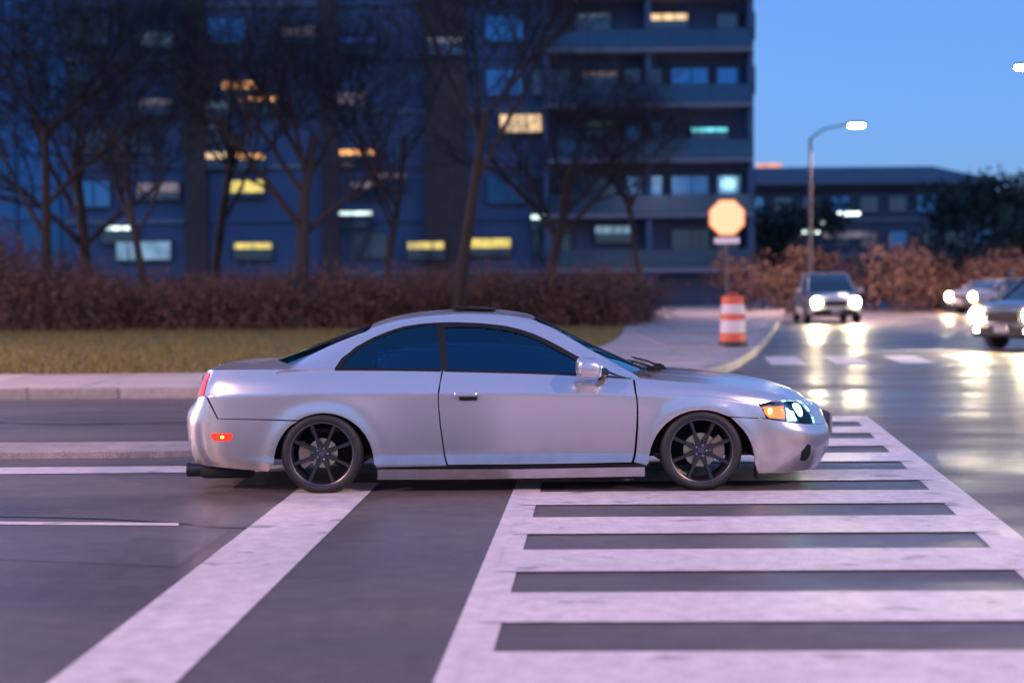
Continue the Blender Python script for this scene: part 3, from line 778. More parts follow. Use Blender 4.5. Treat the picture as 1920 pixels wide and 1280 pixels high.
# mirrors
for sgn in (-1, 1):
    cx, cy, cz = .535, sgn * .945, .878
    bm = bmesh.new(); bmesh.ops.create_uvsphere(bm, u_segments=24, v_segments=16, radius=1)
    for q in bm.verts:
        x, y, z = q.co
        sx = math.copysign(abs(x) ** .62, x); sz = math.copysign(abs(z) ** .68, z); sy = math.copysign(abs(y) ** .7, y)
        taper = 1 - .12 * (sx + 1) / 2
        q.co = Vector((cx + sx * .094, cy + sy * .10 * taper, cz + sz * .080 * taper - .008 * sx))
    me = bpy.data.meshes.new('side_mirror'); bm.to_mesh(me); bm.free(); me.materials.append(pnt)
    me.polygons.foreach_set('use_smooth', [True] * len(me.polygons)); mo = link('side_mirror', me, None, coupe)
    st = MB(); st.tube([(cx + .07, cy + -sgn * .03, cz - .03), (cx + .10, sgn * .86, cz - .045), (cx + .12, sgn * .78, cz - .04)], [.022, .03, .035], 10); st.build('mirror_stalk', M['black'], mo)
    gl = MB(); gl.bev((cx - .084, cy, cz), (.006, .15, .105), .003); gl.build('mirror_glass', M['chrome'], mo)
# door handles
for sgn, d in ((1, doors[0]), (-1, doors[1])):
    a = SIDE(*inv(SIDE, [(874, 742)])[0])[0]
    hb = MB(); hb.bev((a[0] + .015, sgn * (a[1] - .006), a[2] - .012), (.130, .02, .040), .009); hb.build('handle_recess', M['black'], d)
    hb = MB(); hb.bev((a[0] - .004, sgn * (a[1] - .018), a[2] + .010), (.165, .026, .032), .011); hb.build('door_handle', pnt, d)
# side markers
mk_ = inv(SIDE, [(397, 812), (434, 812), (436, 819), (430, 827), (402, 826), (396, 819)])
sm = panel('side_marker', SIDE, mk_, .02, .15, M['redlit'], coupe, off=.004, thick=.01, sides='both')
mc = SIDE(*inv(SIDE, [(417, 819)])[0], off=.006)[0]
for sgn, h in ((1, sm[0]), (-1, sm[1])): ell((mc[0], sgn * mc[1], mc[2]), .014, .011, .006, M['redhot'], 'marker_bulb', h)
# sunroof deflector, sunroof
sd_ = MB(); 
sd_.add([(-.46, -.36, 1.292), (-.46, .36, 1.292), (-.12, .38, 1.283), (-.12, -.38, 1.283), (-.46, -.36, 1.308), (-.46, .36, 1.308), (-.12, .38, 1.287), (-.12, -.38, 1.287)], [(0, 3, 2, 1), (4, 5, 6, 7), (0, 1, 5, 4), (2, 3, 7, 6), (1, 2, 6, 5), (3, 0, 4, 7)])
sd_.build('sunroof_panel', M['carglass'], coupe)
# wipers
for k, (y0, x0) in enumerate(((-.40, 1.0), (.05, 1.06))):
    w = MB(); pts = [(x0 + .05, y0 - .02, .835), (x0 + .02, y0 + .2, .85), (x0 - .07, y0 + .55, .865)]
    w.tube(pts, .009, 6); w.box((x0 + .06, y0 - .03, .838), (.05, .05, .03)); 
    w.tube([(x0 + .05, y0 - .1, .846), (x0 + .0, y0 + .30, .86), (x0 - .09, y0 + .60, .872)], .006, 5)
    w.build('wiper', M['black'], coupe)
wv = MB(); wv.box((1.075, -.30, .835), (.14, .05, .022)); wv.box((1.02, -.42, .842), (.06, .03, .035)); wv.box((1.12, -.28, .845), (.03, .03, .03)); wv.build('wiper_pivot', M['black'], coupe)
# antenna stub, washer jets on hood
# front plate, rear plate
fpz = .435
pb_ = MB(); pb_.bev((2.410, 0, .40), (.018, .32, .165), .006); pb_.build('front_plate', M['plate'], coupe)
pb_ = MB(); pb_.bev((-2.345, 0, .72), (.016, .30, .15), .006); pb_.build('rear_plate', M['plate'], coupe)
# exhaust
ex = MB(); ex.lathe([(.045, -2.405), (.052, -2.41), (.052, -2.29), (.035, -2.285)], 20, 'X', (.05, -.62, .150)); ex.lathe([(.044, -2.405), (.04, -2.30), (.001, -2.295)], 20, 'X', (.05, -.62, .150))
exo = ex.build('exhaust_tip', M['rimmetal'], coupe)
mf = MB(); mf.lathe([(.002, -2.32), (.055, -2.31), (.066, -2.28), (.066, -1.96), (.05, -1.93), (.002, -1.925)], 20, 'X', (.05, -.62, .150)); mf.build('muffler', M['under'], coupe)
# underbody and wheel wells, interior
ub_ = MB(); ub_.box((0, 0, .20), (1.9, 1.60, .07)); ub_.box((0, 0, .33), (4.0, 1.10, .24)); ub_.box((-1.93, 0, .36), (.60, 1.25, .22)); ub_.box((1.90, 0, .32), (.50, 1.04, .22)); ub_.build('underbody', M['under'], coupe)
for wx, rr_ in ((WR[0], .36), (WF[0], .375)):
    for sgn in (-1, 1):
        ww = MB(); n_ = 24
        vs = []
        for yy in (.845, .50):
            for k in range(n_ + 1):
                a = math.pi * (k / n_) ; vs.append((wx + rr_ * math.cos(a), sgn * yy, .235 + rr_ * math.sin(a) * .985))
        fs = [(k, k + 1, n_ + 2 + k, n_ + 1 + k) for k in range(n_)] + [tuple(range(n_ + 1, 2 * n_ + 2))]
        ww.add(vs, fs); ww.build('wheel_arch_liner', M['under'], coupe)
inn_ = MB()
inn_.box((-.2, 0, .44), (2.5, 1.52, .03)); inn_.box((.98, 0, .62), (.03, 1.4, .36)); inn_.box((-1.45, 0, .66), (.03, 1.4, .36))
inn_.build('cabin_floor', M['under'], coupe)
dsh = MB(); dsh.bev((.80, 0, .73), (.42, 1.40, .20), .05); dsh.build('dashboard', M['seat'], coupe)
for y in (-.36, .36):
    s_ = MB(); s_.bev((-.12, y, .56), (.52, .50, .16), .05)
    s_.bev((-.42, y, .80), (.14, .50, .58), .05, rot=Matrix.Rotation(R(-22), 3, 'Y')); s_.build('seat', M['seat'], coupe)
    h_ = MB(); h_.bev((-.57, y, 1.09), (.09, .26, .15), .035, rot=Matrix.Rotation(R(-18), 3, 'Y')); h_.build('headrest', M['seat'], coupe)
s_ = MB(); s_.bev((-1.0, 0, .56), (.45, 1.2, .16), .05); s_.bev((-1.25, 0, .78), (.14, 1.2, .42), .05, rot=Matrix.Rotation(R(-28), 3, 'Y')); s_.build('rear_seat', M['seat'], coupe)
stw = MB(); tpts = [(.47 + .02 * math.sin(a), .36 + .18 * math.cos(a), .80 + .18 * math.sin(a)) for a in [2 * math.pi * k / 24 for k in range(25)]]
stw.tube(tpts, .014, 6, cap=False); stw.box((.48, .36, .80), (.03, .30, .04)); stw.build('steering_wheel', M['black'], coupe)

# --- wheels
def make_wheel(parent, x, side, rad=.292, front=True, steer=0):
    y = side * .80
    s = side
    rim = MB()
    rim.lathe([(.232, s * .068), (.226, s * .074), (.218, s * .070), (.212, s * .045), (.205, s * -.02), (.200, s * -.09), (.222, s * -.10)], 56, 'Y')
    w = rim.build('wheel', M['lipmetal'], parent); w.location = (x, y, rad - .008); w.rotation_euler = (0, 0, steer)
    ty = MB(); ty.lathe([(.222, s * -.10), (.262, s * -.108), (.283, s * -.092), (rad, s * -.07), (rad, s * .035), (.283, s * .062), (.268, s * .078), (.248, s * .082), (.234, s * .076), (.226, s * .070)], 64, 'Y'); ty.build('tyre', M['rubber'], w)
    dsc = MB(); dsc.lathe([(.055, s * .012), (.120 if front else .105, s * .012), (.120 if front else .105, s * -.01), (.055, s * -.01)], 40, 'Y'); dsc.lathe([(.001, s * .03), (.062, s * .03), (.066, s * .012)], 24, 'Y'); dsc.build('brake_disc', M['disc'], w)
    cal = MB(); a0 = R(-30 if front else 150)
    vs = []; n_ = 8
    for yy in (s * -.03, s * .04):
        for rr__ in (.085, .168):
            for k in range(n_ + 1):
                a = a0 + R(70) * k / n_; vs.append((rr__ * math.cos(a), yy, rr__ * math.sin(a)))
    m_ = n_ + 1; fs = []
    for k in range(n_): fs += [(k, k + 1, m_ + k + 1, m_ + k), (2 * m_ + k, 3 * m_ + k, 3 * m_ + k + 1, 2 * m_ + k + 1), (m_ + k, m_ + k + 1, 3 * m_ + k + 1, 3 * m_ + k), (k, 2 * m_ + k, 2 * m_ + k + 1, k + 1)]
    fs += [(0, m_, 3 * m_, 2 * m_), (n_, 2 * m_ + n_, 3 * m_ + n_, m_ + n_)]
    cal.add(vs, fs); cal.build('brake_caliper', M['caliper'], w)
    for k in range(8):
        a = 2 * math.pi * k / 8 + .35; ca, sa = math.cos(a), math.sin(a)
        sp = MB()
        def P(r, t, h): return (r * ca - t * sa, s * h, r * sa + t * ca)
        vs = [P(.035, -.020, .052), P(.035, .020, .052), P(.12, -.009, .056), P(.12, .009, .056), P(.215, -.012, .060), P(.215, .012, .060),
              P(.035, -.024, .030), P(.035, .024, .030), P(.12, -.013, .032), P(.12, .013, .032), P(.215, -.017, .036), P(.215, .017, .036)]
        sp.add(vs, [(0, 1, 3, 2), (2, 3, 5, 4), (6, 8, 9, 7), (8, 10, 11, 9), (0, 2, 8, 6), (2, 4, 10, 8), (1, 7, 9, 3), (3, 9, 11, 5), (4, 5, 11, 10)]); sp.build('spoke', M['rimmetal'], w)
    cp = MB(); cp.lathe([(.001, s * .066), (.022, s * .065), (.027, s * .058), (.029, s * .05), (.052, s * .050), (.058, s * .035)], 28, 'Y'); cp.build('centre_cap', M['lipmetal'], w)
    for k in range(5):
        a = 2 * math.pi * k / 5; nt_ = MB(); nt_.lathe([(.001, s * .058), (.007, s * .058), (.008, s * .045)], 6, 'Y', (.040 * math.cos(a), 0, .040 * math.sin(a))); nt_.build('wheel_nut', M['chrome'], w)
    return w
for sd in (-1, 1):
    make_wheel(coupe, WR[0], sd, front=False); make_wheel(coupe, WF[0], sd, front=True)
mfp = MB(); mfp.box((1.735, -.78, .12), (.012, .12, .08)); mfp.build('splash_guard', M['black'], coupe)


# ================================================================== BUILDINGS
M['tower_wall'] = mat('tower_cladding', (.095, .13, .22), .8, noise=(.35, .5, (.13, .16, .25)))
M['brick'] = mat('dark_brick', (.10, .055, .048), .85, noise=(2.5, .6, (.14, .08, .065)))
M['slab'] = mat('balcony_concrete', (.27, .24, .27), .8, noise=(1, .5, (.34, .31, .33)))
M['winframe'] = mat('window_frame_grey', (.08, .08, .09), .5)
M['pane'] = mat('window_pane', (.015, .03, .055), .08, metal=0, spec=1.0, coat=1)
M['pane_sky'] = mat('reflective_pane', (.10, .26, .44), .12, metal=.75)
M['rail_glass'] = mat('balcony_glass', (.05, .10, .15), .15, metal=.4)
def lit(name, col, s):
    m = mat(name, (.3, .3, .3), .5, emit=tuple(c ** 1.3 for c in col), es=s * .34); nt = m.node_tree; N, L = nt.nodes, nt.links
    tc = N.new('ShaderNodeTexCoord'); mp = N.new('ShaderNodeMapping'); mp.inputs['Scale'].default_value = (3.0, 1, .8)
    nz = N.new('ShaderNodeTexNoise'); nz.inputs['Scale'].default_value = 1.0; nz.inputs['Detail'].default_value = 4
    L.new(tc.outputs['Object'], mp.inputs[0]); L.new(mp.outputs[0], nz.inputs['Vector'])
    mr = N.new('ShaderNodeMapRange'); mr.inputs[1].default_value = .3; mr.inputs[2].default_value = .7; mr.inputs[3].default_value = s * .12; mr.inputs[4].default_value = s * .55
    L.new(nz.outputs['Fac'], mr.inputs[0]); L.new(mr.outputs[0], N['Principled BSDF'].inputs['Emission Strength']); return m
M['lit_warm'] = lit('lit_warm', (1.0, .52, .14), 1.25); M['lit_cream'] = lit('lit_cream', (1.0, .72, .40), .85)
M['lit_yellow'] = lit('lit_yellow', (.85, .68, .12), .75); M['lit_white'] = lit('lit_white', (.80, 1.0, .92), 1.3)
M['lit_dim'] = lit('lit_dim', (.55, .38, .30), .22); M['lit_grey'] = lit('lit_grey', (.35, .45, .50), .22)
M['lit_green'] = lit('lit_green', (.35, .75, .50), .45); M['lit_cyan'] = lit('lit_cyan', (.25, .85, .95), .9)
M['lit_blue'] = lit('lit_blue', (.10, .18, .95), .6); M['lit_pale'] = lit('lit_pale', (.30, .48, .62), .45)

TY = 70.0
tower = empty('apartment_tower', (-6, TY, 0), 0, 'tall dark apartment tower with scattered lit windows behind the bare trees', 'building')
tb = MB(); X0, X1 = -19.0, 19.4   # local x (tower origin at -6)
tb.box(((X0 + X1) / 2, 9.2, 18), (X1 - X0, 18, 36)); tb.build('wall', M['tower_wall'], tower)
for (a, b, pr) in ((1.2, 3.6, .7), (-12.2, -11.0, .5), (-4.6, -3.6, .4)):
    p_ = MB(); p_.box(((a + b) / 2, .2 - pr / 2, 18.2), (b - a, pr, 36.4)); p_.build('brick_pier', M['brick'], tower)
rfm = MB(); rfm.box(((X0 + X1) / 2, 9.2, 36.2), (X1 - X0 + .8, 18.8, .4)); rfm.box((4, 9, 37.6), (9, 6, 2.6)); rfm.build('roof', M['slab'], tower)
# lit openings: photo spot, width and height in metres, material
LIT = [(296, 73, 1.8, .7, 'lit_grey'), (451, 160, 2.0, .42, 'lit_warm'), (486, 186, 2.1, .26, 'lit_warm'), (290, 192, 1.9, .35, 'lit_dim'), (398, 198, 1.7, .35, 'lit_grey'),
       (396, 292, 1.9, .34, 'lit_cream'), (461, 294, 2.1, .28, 'lit_warm'), (461, 350, 2.0, .65, 'lit_yellow'), (296, 352, 2.4, .5, 'lit_dim'), (224, 428, 2.0, .20, 'lit_white'),
       (475, 461, 2.1, .34, 'lit_yellow'), (270, 470, 3.0, 1.0, 'lit_pale'), (664, 400, 2.0, .20, 'lit_white'), (672, 286, 2.0, .28, 'lit_warm'), (672, 77, 2.0, .25, 'lit_blue'),
       (648, 185, 2.2, .6, 'lit_dim'), (800, 461, 2.0, .38, 'lit_yellow'), (920, 456, 2.2, .5, 'lit_yellow'), (1030, 407, 2.0, .22, 'lit_white'), (976, 232, 2.3, .95, 'lit_cream'),
       (836, 80, 1.9, .26, 'lit_dim'), (1103, 74, 2.0, .26, 'lit_cream'), (1253, 33, 2.1, .34, 'lit_cream'), (1130, 232, 1.9, .22, 'lit_green'), (1330, 244, 2.0, .20, 'lit_cyan'),
       (1112, 30, 1.9, .18, 'lit_grey'), (1150, 431, 2.0, .4, 'lit_pale'), (690, 347, 1.9, .3, 'lit_dim'), (380, 240, 1.8, .18, 'lit_grey'), (1125, 140, 1.9, .25, 'lit_dim'), (1420, 442, 1.5, .2, 'lit_green'),
       (560, 60, 1.8, .5, 'lit_dim'), (730, 330, 1.8, .2, 'lit_dim')]
litpos = []
win_frame = MB()
for (sx, sz, cx, cz) in ((2.2, .08, 0, .74), (2.2, .08, 0, -.74), (.08, 1.4, -1.06, 0), (.08, 1.4, 1.06, 0), (.06, 1.4, .1, 0)):
    win_frame.box((cx, 0, cz), (sx, .12, sz))
wf_me = win_frame.mesh('window', M['winframe'])
pn = MB(); pn.box((0, .03, 0), (2.06, .04, 1.42)); pane_me = pn.mesh('pane', M['pane'])
pn = MB(); pn.box((0, .03, 0), (2.06, .04, 1.42)); pane_sky_me = pn.mesh('pane', M['pane_sky'])
for (px, py, w_, h_, mm) in LIT:
    q = dpt(px, py, TY + 10); lx, lz = q.x + 6, q.z
    if lx > X1 - .8: continue
    litpos.append((lx, lz))
    fr = MB(); 
    hh = max(h_ + .1, 1.0); top = lz + h_ / 2 + .05
    fr.box((lx, -.05 - (.72 if 1.2 < lx < 3.6 else 0), top - hh / 2), (w_ + .16, .12, hh + .1)); f = fr.build('window', M['winframe'], tower)
    yy = -.13 - (.72 if 1.2 < lx < 3.6 else 0)
    p1 = MB(); p1.box((lx, yy, lz), (w_, .04, h_)); p1.build('lit_pane', M[mm], f)
    if hh - h_ > .3:
        p2 = MB(); p2.box((lx, yy, top - .05 - h_ - (hh - h_ - .08) / 2), (w_, .04, hh - h_ - .12)); p2.build('pane', M['pane'], f)
rw = random.Random(5)
nw = 0
for fl in range(9):
    z = 2.1 + 3.0 * fl + 1.55
    for bx in range(15):
        x = X0 + 1.5 + bx * 2.58
        if 0.0 < x < 4.7 and not (3.9 < x): pass
        if any(a - 1.0 < x < b + 1.0 for a, b in ((1.2, 3.6), (-12.2, -11.0), (-4.6, -3.6))): continue
        if any(abs(x - lx) < 2.25 and abs(z - lz) < 1.3 for lx, lz in litpos): continue
        if nw > 130: continue
        f = link('window', wf_me, None, tower); f.location = (x, -.0, z)
        skyish = (4 < x < 7 and fl < 4) or (x > 9.5 and rw.random() < .6) or rw.random() < .14
        link('pane', pane_sky_me if skyish else pane_me, None, f); nw += 1
# balconies on the right third, string courses elsewhere
for fl in range(10):
    z = 2.1 + 3.0 * fl
    b = MB(); b.box((13.6, -1.0, z), (11.4, 1.9, .22)); bo = b.build('balcony', M['slab'], tower)
    r_ = MB(); r_.box((13.6, -1.92, z + .60), (11.3, .05, .9)); r_.build('balcony_railing', M['rail_glass'], bo)
    h_ = MB(); h_.box((13.6, -1.92, z + 1.10), (11.4, .08, .07))
    for k in range(6): h_.box((8.0 + k * 2.24, -1.92, z + .6), (.07, .07, 1.0))
    h_.build('balcony_handrail', M['winframe'], bo)
    if fl % 1 == 0:
        for (a, b2) in ((X0, -12.2), (-11.0, -4.6), (-3.6, 1.2), (3.6, 7.8)):
            s_ = MB(); s_.box(((a + b2) / 2, .12, z), (b2 - a - .004, .16, .20)); s_.build('floor_band', M['slab'] if (fl + int(a)) % 3 == 0 else M['tower_wall'], tower)
for xx in (8.0, 13.6, 19.2):
    p_ = MB(); p_.box((xx, -.9, 16), (.3, 1.5, 32)); p_.build('balcony_fin', M['tower_wall'], tower)

# low building at the right
LY = 100.0
low = empty('office_building', (22, LY, 0), 0, 'long low building with dark hipped roof beside the tower', 'building')
def q_at(px, py, Y): return dpt(px, py, Y + 10)
lx0, lx1 = q_at(1380, 400, LY).x - 22, q_at(1868, 400, LY).x - 22
zt = q_at(1640, 304, LY).z; ze = q_at(1640, 345, LY).z
b = MB(); b.box(((lx0 + lx1) / 2, 7, ze / 2), (lx1 - lx0, 14, ze)); M['lowwall'] = mat('low_building_wall', (.11, .09, .11), .85, noise=(.5, .5, (.15, .12, .15))); b.build('wall', M['lowwall'], low)
M['lowroof'] = mat('dark_roof_metal', (.055, .06, .085), .6)
b = MB(); rx = lx1 + .6
b.add([(lx0 - .5, -.8, ze), (rx, -.8, ze), (rx, 14.8, ze), (lx0 - .5, 14.8, ze), (lx0 + 2, 4.5, zt), (rx - 4.2, 4.5, zt), (rx - 4.2, 9.5, zt), (lx0 + 2, 9.5, zt)], [(0, 3, 2, 1), (4, 5, 6, 7), (0, 1, 5, 4), (1, 2, 6, 5), (2, 3, 7, 6), (3, 0, 4, 7)]); b.build('roof', M['lowroof'], low)
b = MB(); b.box(((lx0 + lx1) / 2, -.86, ze - .12), (lx1 - lx0 + 1.0, .1, .25)); b.build('gutter', M['brick'], low)
for fl in range(2):
    for k in range(9):
        x = lx0 + 1.4 + k * ((lx1 - lx0 - 2.4) / 8); z = ze - 1.55 - fl * 2.7
        f = MB(); f.box((x, -.03, z), (1.5, .12, 1.3)); fo_ = f.build('window', M['winframe'], low)
        f = MB(); f.box((x, -.10, z), (1.32, .04, 1.14)); f.build('pane', M['pane_sky'] if (k + fl) % 3 == 0 else M['pane'], fo_)
    b = MB(); b.box(((lx0 + lx1) / 2, -.08, ze - 2.75 - fl * 2.7), (lx1 - lx0, .14, .22)); b.build('floor_band', M['slab'], low)
for (px, py) in ((1436, 310),):
    pass
M['lit_orange'] = lit('lit_orange', (1, .45, .2), .9)
q = q_at(1438, 312, LY); b = MB(); b.bev((q.x - 22, -.95, q.z), (1.9, .16, .28), .04); b.build('roof_lamp', M['lit_orange'], low)
for (px, py, w_) in ((1590, 401, 1.7), (1540, 418, 1.7), (1522, 434, 1.7)):
    q = q_at(px, py, LY); b = MB(); b.bev((q.x - 22, -.18, q.z), (w_ + .2, .14, .4), .03); f = b.build('wall_lamp', M['winframe'], low)
    b = MB(); b.bev((q.x - 22, -.27, q.z), (w_, .06, .24), .02); b.build('lamp_tube', lit('tube_white', (.85, 1, .93), 3.0), f)
q = q_at(1585, 440, LY); b = MB(); b.box((q.x - 22, -.1, q.z), (3.4, .1, .45)); b.build('awning_window', M['lit_dim'], low)

# pale block glimpsed at the far left
lb = empty('distant_block', (-53, 120, 0), 0, 'pale blue glass block glimpsed at the left edge behind branches', 'building')
M['far_glass'] = mat('far_blue_glass', (.06, .17, .32), .15, metal=.7)
b = MB(); b.box((0, 5, 15), (26, 10, 30)); b.build('wall', M['far_glass'], lb)
for k in range(10):
    b = MB(); b.box((0, -.05, 1.5 + 3 * k), (26.1, .2, .3)); b.build('floor_band', M['tower_wall'], lb)
for k in range(7):
    b = MB(); b.box((-12 + 4 * k, -.08, 15), (.25, .25, 29.9)); b.build('mullion', M['tower_wall'], lb)

# ================================================================== VEGETATION
def bare_tree(loc, h, spread, seed, label, group, twigs=True, lean=0.0, r0=.16, dens=1.0, tmat='bark'):
    rn = random.Random(seed); root = empty('bare_tree', loc, rn.random() * 6.28, label, 'tree', group)
    tr, cr = MB(), MB()
    def grow(p, d, L, r, lvl):
        n_ = 3; pts = [p.copy()]; rr_ = [r]
        for k in range(n_):
            d = (d + Vector((rn.gauss(0, .12), rn.gauss(0, .12), rn.gauss(0.02, .07)))).normalized(); p = p + d * L / n_; pts.append(p.copy()); rr_.append(r * (1 - .42 * (k + 1) / n_))
        (tr if lvl < 2 else cr).tube(pts, rr_, 7 if lvl < 2 else (4 if lvl < 3 else 3), cap=False)
        if lvl >= 5: return
        nb = {0: 6, 1: 5, 2: 4, 3: 4, 4: 3}[lvl]
        if lvl >= 2: nb = max(2, int(nb * dens + rn.random()))
        for k in range(nb):
            t = rn.uniform(.35, 1.0) if lvl else rn.uniform(.45, 1.0); i = min(n_ - 1, int(t * n_)); q = pts[i].lerp(pts[i + 1], t * n_ - i)
            ax = Vector((rn.gauss(0, 1), rn.gauss(0, 1), rn.gauss(0, .35))); ax = (ax - d * ax.dot(d)).normalized()
            nd = (d * rn.uniform(.5, .9) + ax * rn.uniform(.5, .9) * spread + Vector((0, 0, .25))).normalized()
            grow(q, nd, L * rn.uniform(.5, .72), max(.006, rr_[i] * .52), lvl + 1)
    grow(Vector((0, 0, -.1)), Vector((lean, 0, 1)).normalized(), h * .5, r0, 0)
    tr.build('trunk', M['bark'], root); cr.build('crown', M[tmat], root); return root
trees = [  # photo column, depth, height
 (30, 60, 15, 'bare tree farthest left with a crown filling the upper left corner'), (95, 48, 14, 'bare tree second from the left whose twigs cover the pale glass block'), (165, 52, 13, 'bare tree at the left end of the tower facade'), (285, 46, 13, 'bare tree third from the left before the tower'),
 (400, 55, 15, 'bare tree before the row of warm lit windows'), (560, 44, 13, 'bare tree standing behind the rear window of the coupe'), (730, 52, 14, 'bare tree just left of the brick pier'),
 (850, 42, 13.5, 'bare tree right in front of the brick pier'), (1010, 56, 12, 'bare tree above the roof of the coupe'), (1200, 60, 11, 'bare tree at the foot of the tower balconies')]
for i, (px, dp, h, lab) in enumerate(trees):
    q = dpt(px, 560, dp); bare_tree((q.x, q.y, 0), h, 1.0, 100 + i, lab, 'bare trees in front of the tower', r0=.15 + .05 * (i % 3), dens=1.35)
M['conifer'] = M['needle']
def leafy(name, loc, h, w, seed, label, cat, group, m_, nleaf=2600, trunk=True, ls=.16, zlo=.12):
    rn = random.Random(seed); root = empty(name, loc, 0, label, cat, group)
    t = MB(); t.tube([(0, 0, -.1), (.05, 0, h * .4), (-.03, .05, h * .85)], [.12 * h / 5, .09 * h / 5, .02], 7)
    for k in range(9):
        a = rn.random() * 6.28; z = h * rn.uniform(.2, .7); t.tube([(0, 0, z), (math.cos(a) * w * .25, math.sin(a) * w * .25, z + h * .12), (math.cos(a) * w * .42, math.sin(a) * w * .42, z + h * .18)], [.03 * h / 4, .02 * h / 4, .006], 4, cap=False)
    t.build('trunk', M['bark'], root)
    cl = [(rn.gauss(0, w * .24), rn.gauss(0, w * .24), h * rn.uniform(zlo + .1, .93), w * rn.uniform(.12, .27)) for _ in range(26)]
    c = MB()
    for i in range(nleaf):
        cx, cy, cz, cr = cl[i % len(cl)]
        d = Vector((rn.gauss(0, 1), rn.gauss(0, 1), rn.gauss(0, .8))).normalized() * cr * rn.random() ** .4
        p = Vector((cx, cy, max(cz + d.z, .08))) + Vector((d.x, d.y, 0)); a = Vector((rn.gauss(0, 1), rn.gauss(0, 1), rn.gauss(0, 1))).normalized() * ls * rn.uniform(.5, 1.2)
        b_ = a.cross(Vector((rn.gauss(0, 1), rn.gauss(0, 1), rn.gauss(0, 1)))).normalized() * ls * .4
        c.add([p - a, p + b_, p + a, p - b_], [(0, 1, 2, 3)])
    c.build('crown', m_, root); return root
def shrub(loc, h, w, seed, label, group):
    rn = random.Random(seed); root = empty('brown_shrub', loc, 0, label, 'shrub', group); s = MB(); lf = MB()
    for k in range(170):
        a = rn.random() * 6.28; sp = rn.random() ** .6; b0 = Vector((rn.gauss(0, w * .16), rn.gauss(0, w * .16), -.05)); hh = h * rn.uniform(.6, 1.05) * (1 - .35 * sp)
        e = Vector((math.cos(a) * w * .5 * sp, math.sin(a) * w * .5 * sp, hh)); mid = b0.lerp(e, .5) + Vector((rn.gauss(0, .08), rn.gauss(0, .08), hh * .1))
        s.tube([b0, mid, e], [.014, .010, .004], 3, cap=False)
        for j in range(3):
            q = mid.lerp(e, rn.random()); s.tube([q, q + Vector((rn.gauss(0, .2), rn.gauss(0, .2), rn.uniform(.05, .35)))], [.006, .002], 3, cap=False)
        for j in range(9):
            q = b0.lerp(e, rn.uniform(.15, 1.02)) + Vector((rn.gauss(0, .13), rn.gauss(0, .13), rn.gauss(0, .13))); q.z = max(q.z, .05)
            v1 = Vector((rn.gauss(0, 1), rn.gauss(0, 1), rn.gauss(0, 1))).normalized() * .075; v2 = v1.cross(Vector((rn.gauss(0, 1), rn.gauss(0, 1), 1))).normalized() * .045
            lf.add([q - v1, q + v2, q + v1, q - v2], [(0, 1, 2, 3)])
    s.build('stems', M['twig'], root); lf.build('leaves', M['dryleaf'], root); return root
shr = []
for i in range(24):
    px = -60 + i * 54 + random.uniform(-14, 14); row = i % 2
    dp = 45 + row * 3.5 + random.uniform(-.8, .8); h = 1.95 + .45 * random.random() + (1.9 if px < 40 else (.9 if px < 130 else 0))
    q = dpt(px, 560, dp); shr.append((q.x, q.y, h, 3.2 + random.random() * .8, px))
first = ['leftmost', 'second', 'third', 'fourth', 'fifth', 'sixth', 'seventh', 'eighth', 'ninth', 'tenth', 'eleventh', 'twelfth', 'thirteenth', 'fourteenth', 'fifteenth', 'sixteenth', 'seventeenth', 'eighteenth', 'nineteenth', 'twentieth', 'twenty-first', 'twenty-second', 'twenty-third', 'rightmost']
for i, (x, y, h, w, px) in enumerate(shr):
    lab = f'brown leafed shrub, {first[i]}{"" if i in (0, 23) else " from the left"} in the hedge behind the grass verge'
    shrub((x, y, .05), h, w, 300 + i, lab, 'brown shrubs lining the verge')
# right hand side planting
for i, (px, dp, h, w, lab) in enumerate(((1470, 88, 6.2, 6, 'dark bushy tree between the tower and the low building'), (1840, 84, 7.2, 8, 'large dark tree at the right end of the low building'), (1945, 78, 6.5, 7, 'dark tree cut by the right edge of the picture'))):
    q = dpt(px, 560, dp); leafy('dark_tree', (q.x, q.y, 0), h, w, 500 + i, lab, 'tree', 'dark trees beside the low building', M['needle'], 3200, ls=.3)
for i, px in enumerate((1430, 1500, 1640, 1700, 1760, 1820, 1880, 1940)):
    q = dpt(px, 560, 66 + (i % 3) * 3); lab = 'russet bush, ' + ['far left one by the foot of the tower', 'one just left of the oncoming car', 'one just right of the oncoming car', 'second right of the oncoming car', 'third right of the oncoming car', 'one behind the amber lit vehicle roof', 'one behind the bright headlight at the right', 'one cut by the right picture edge'][i]
    leafy('russet_bush', (q.x, q.y, 0), 2.5 + .5 * (i % 2), 4.2, 600 + i, lab, 'bush', 'russet bushes beyond the side street', M['dryleaf'], 1500, ls=.14, zlo=.0)

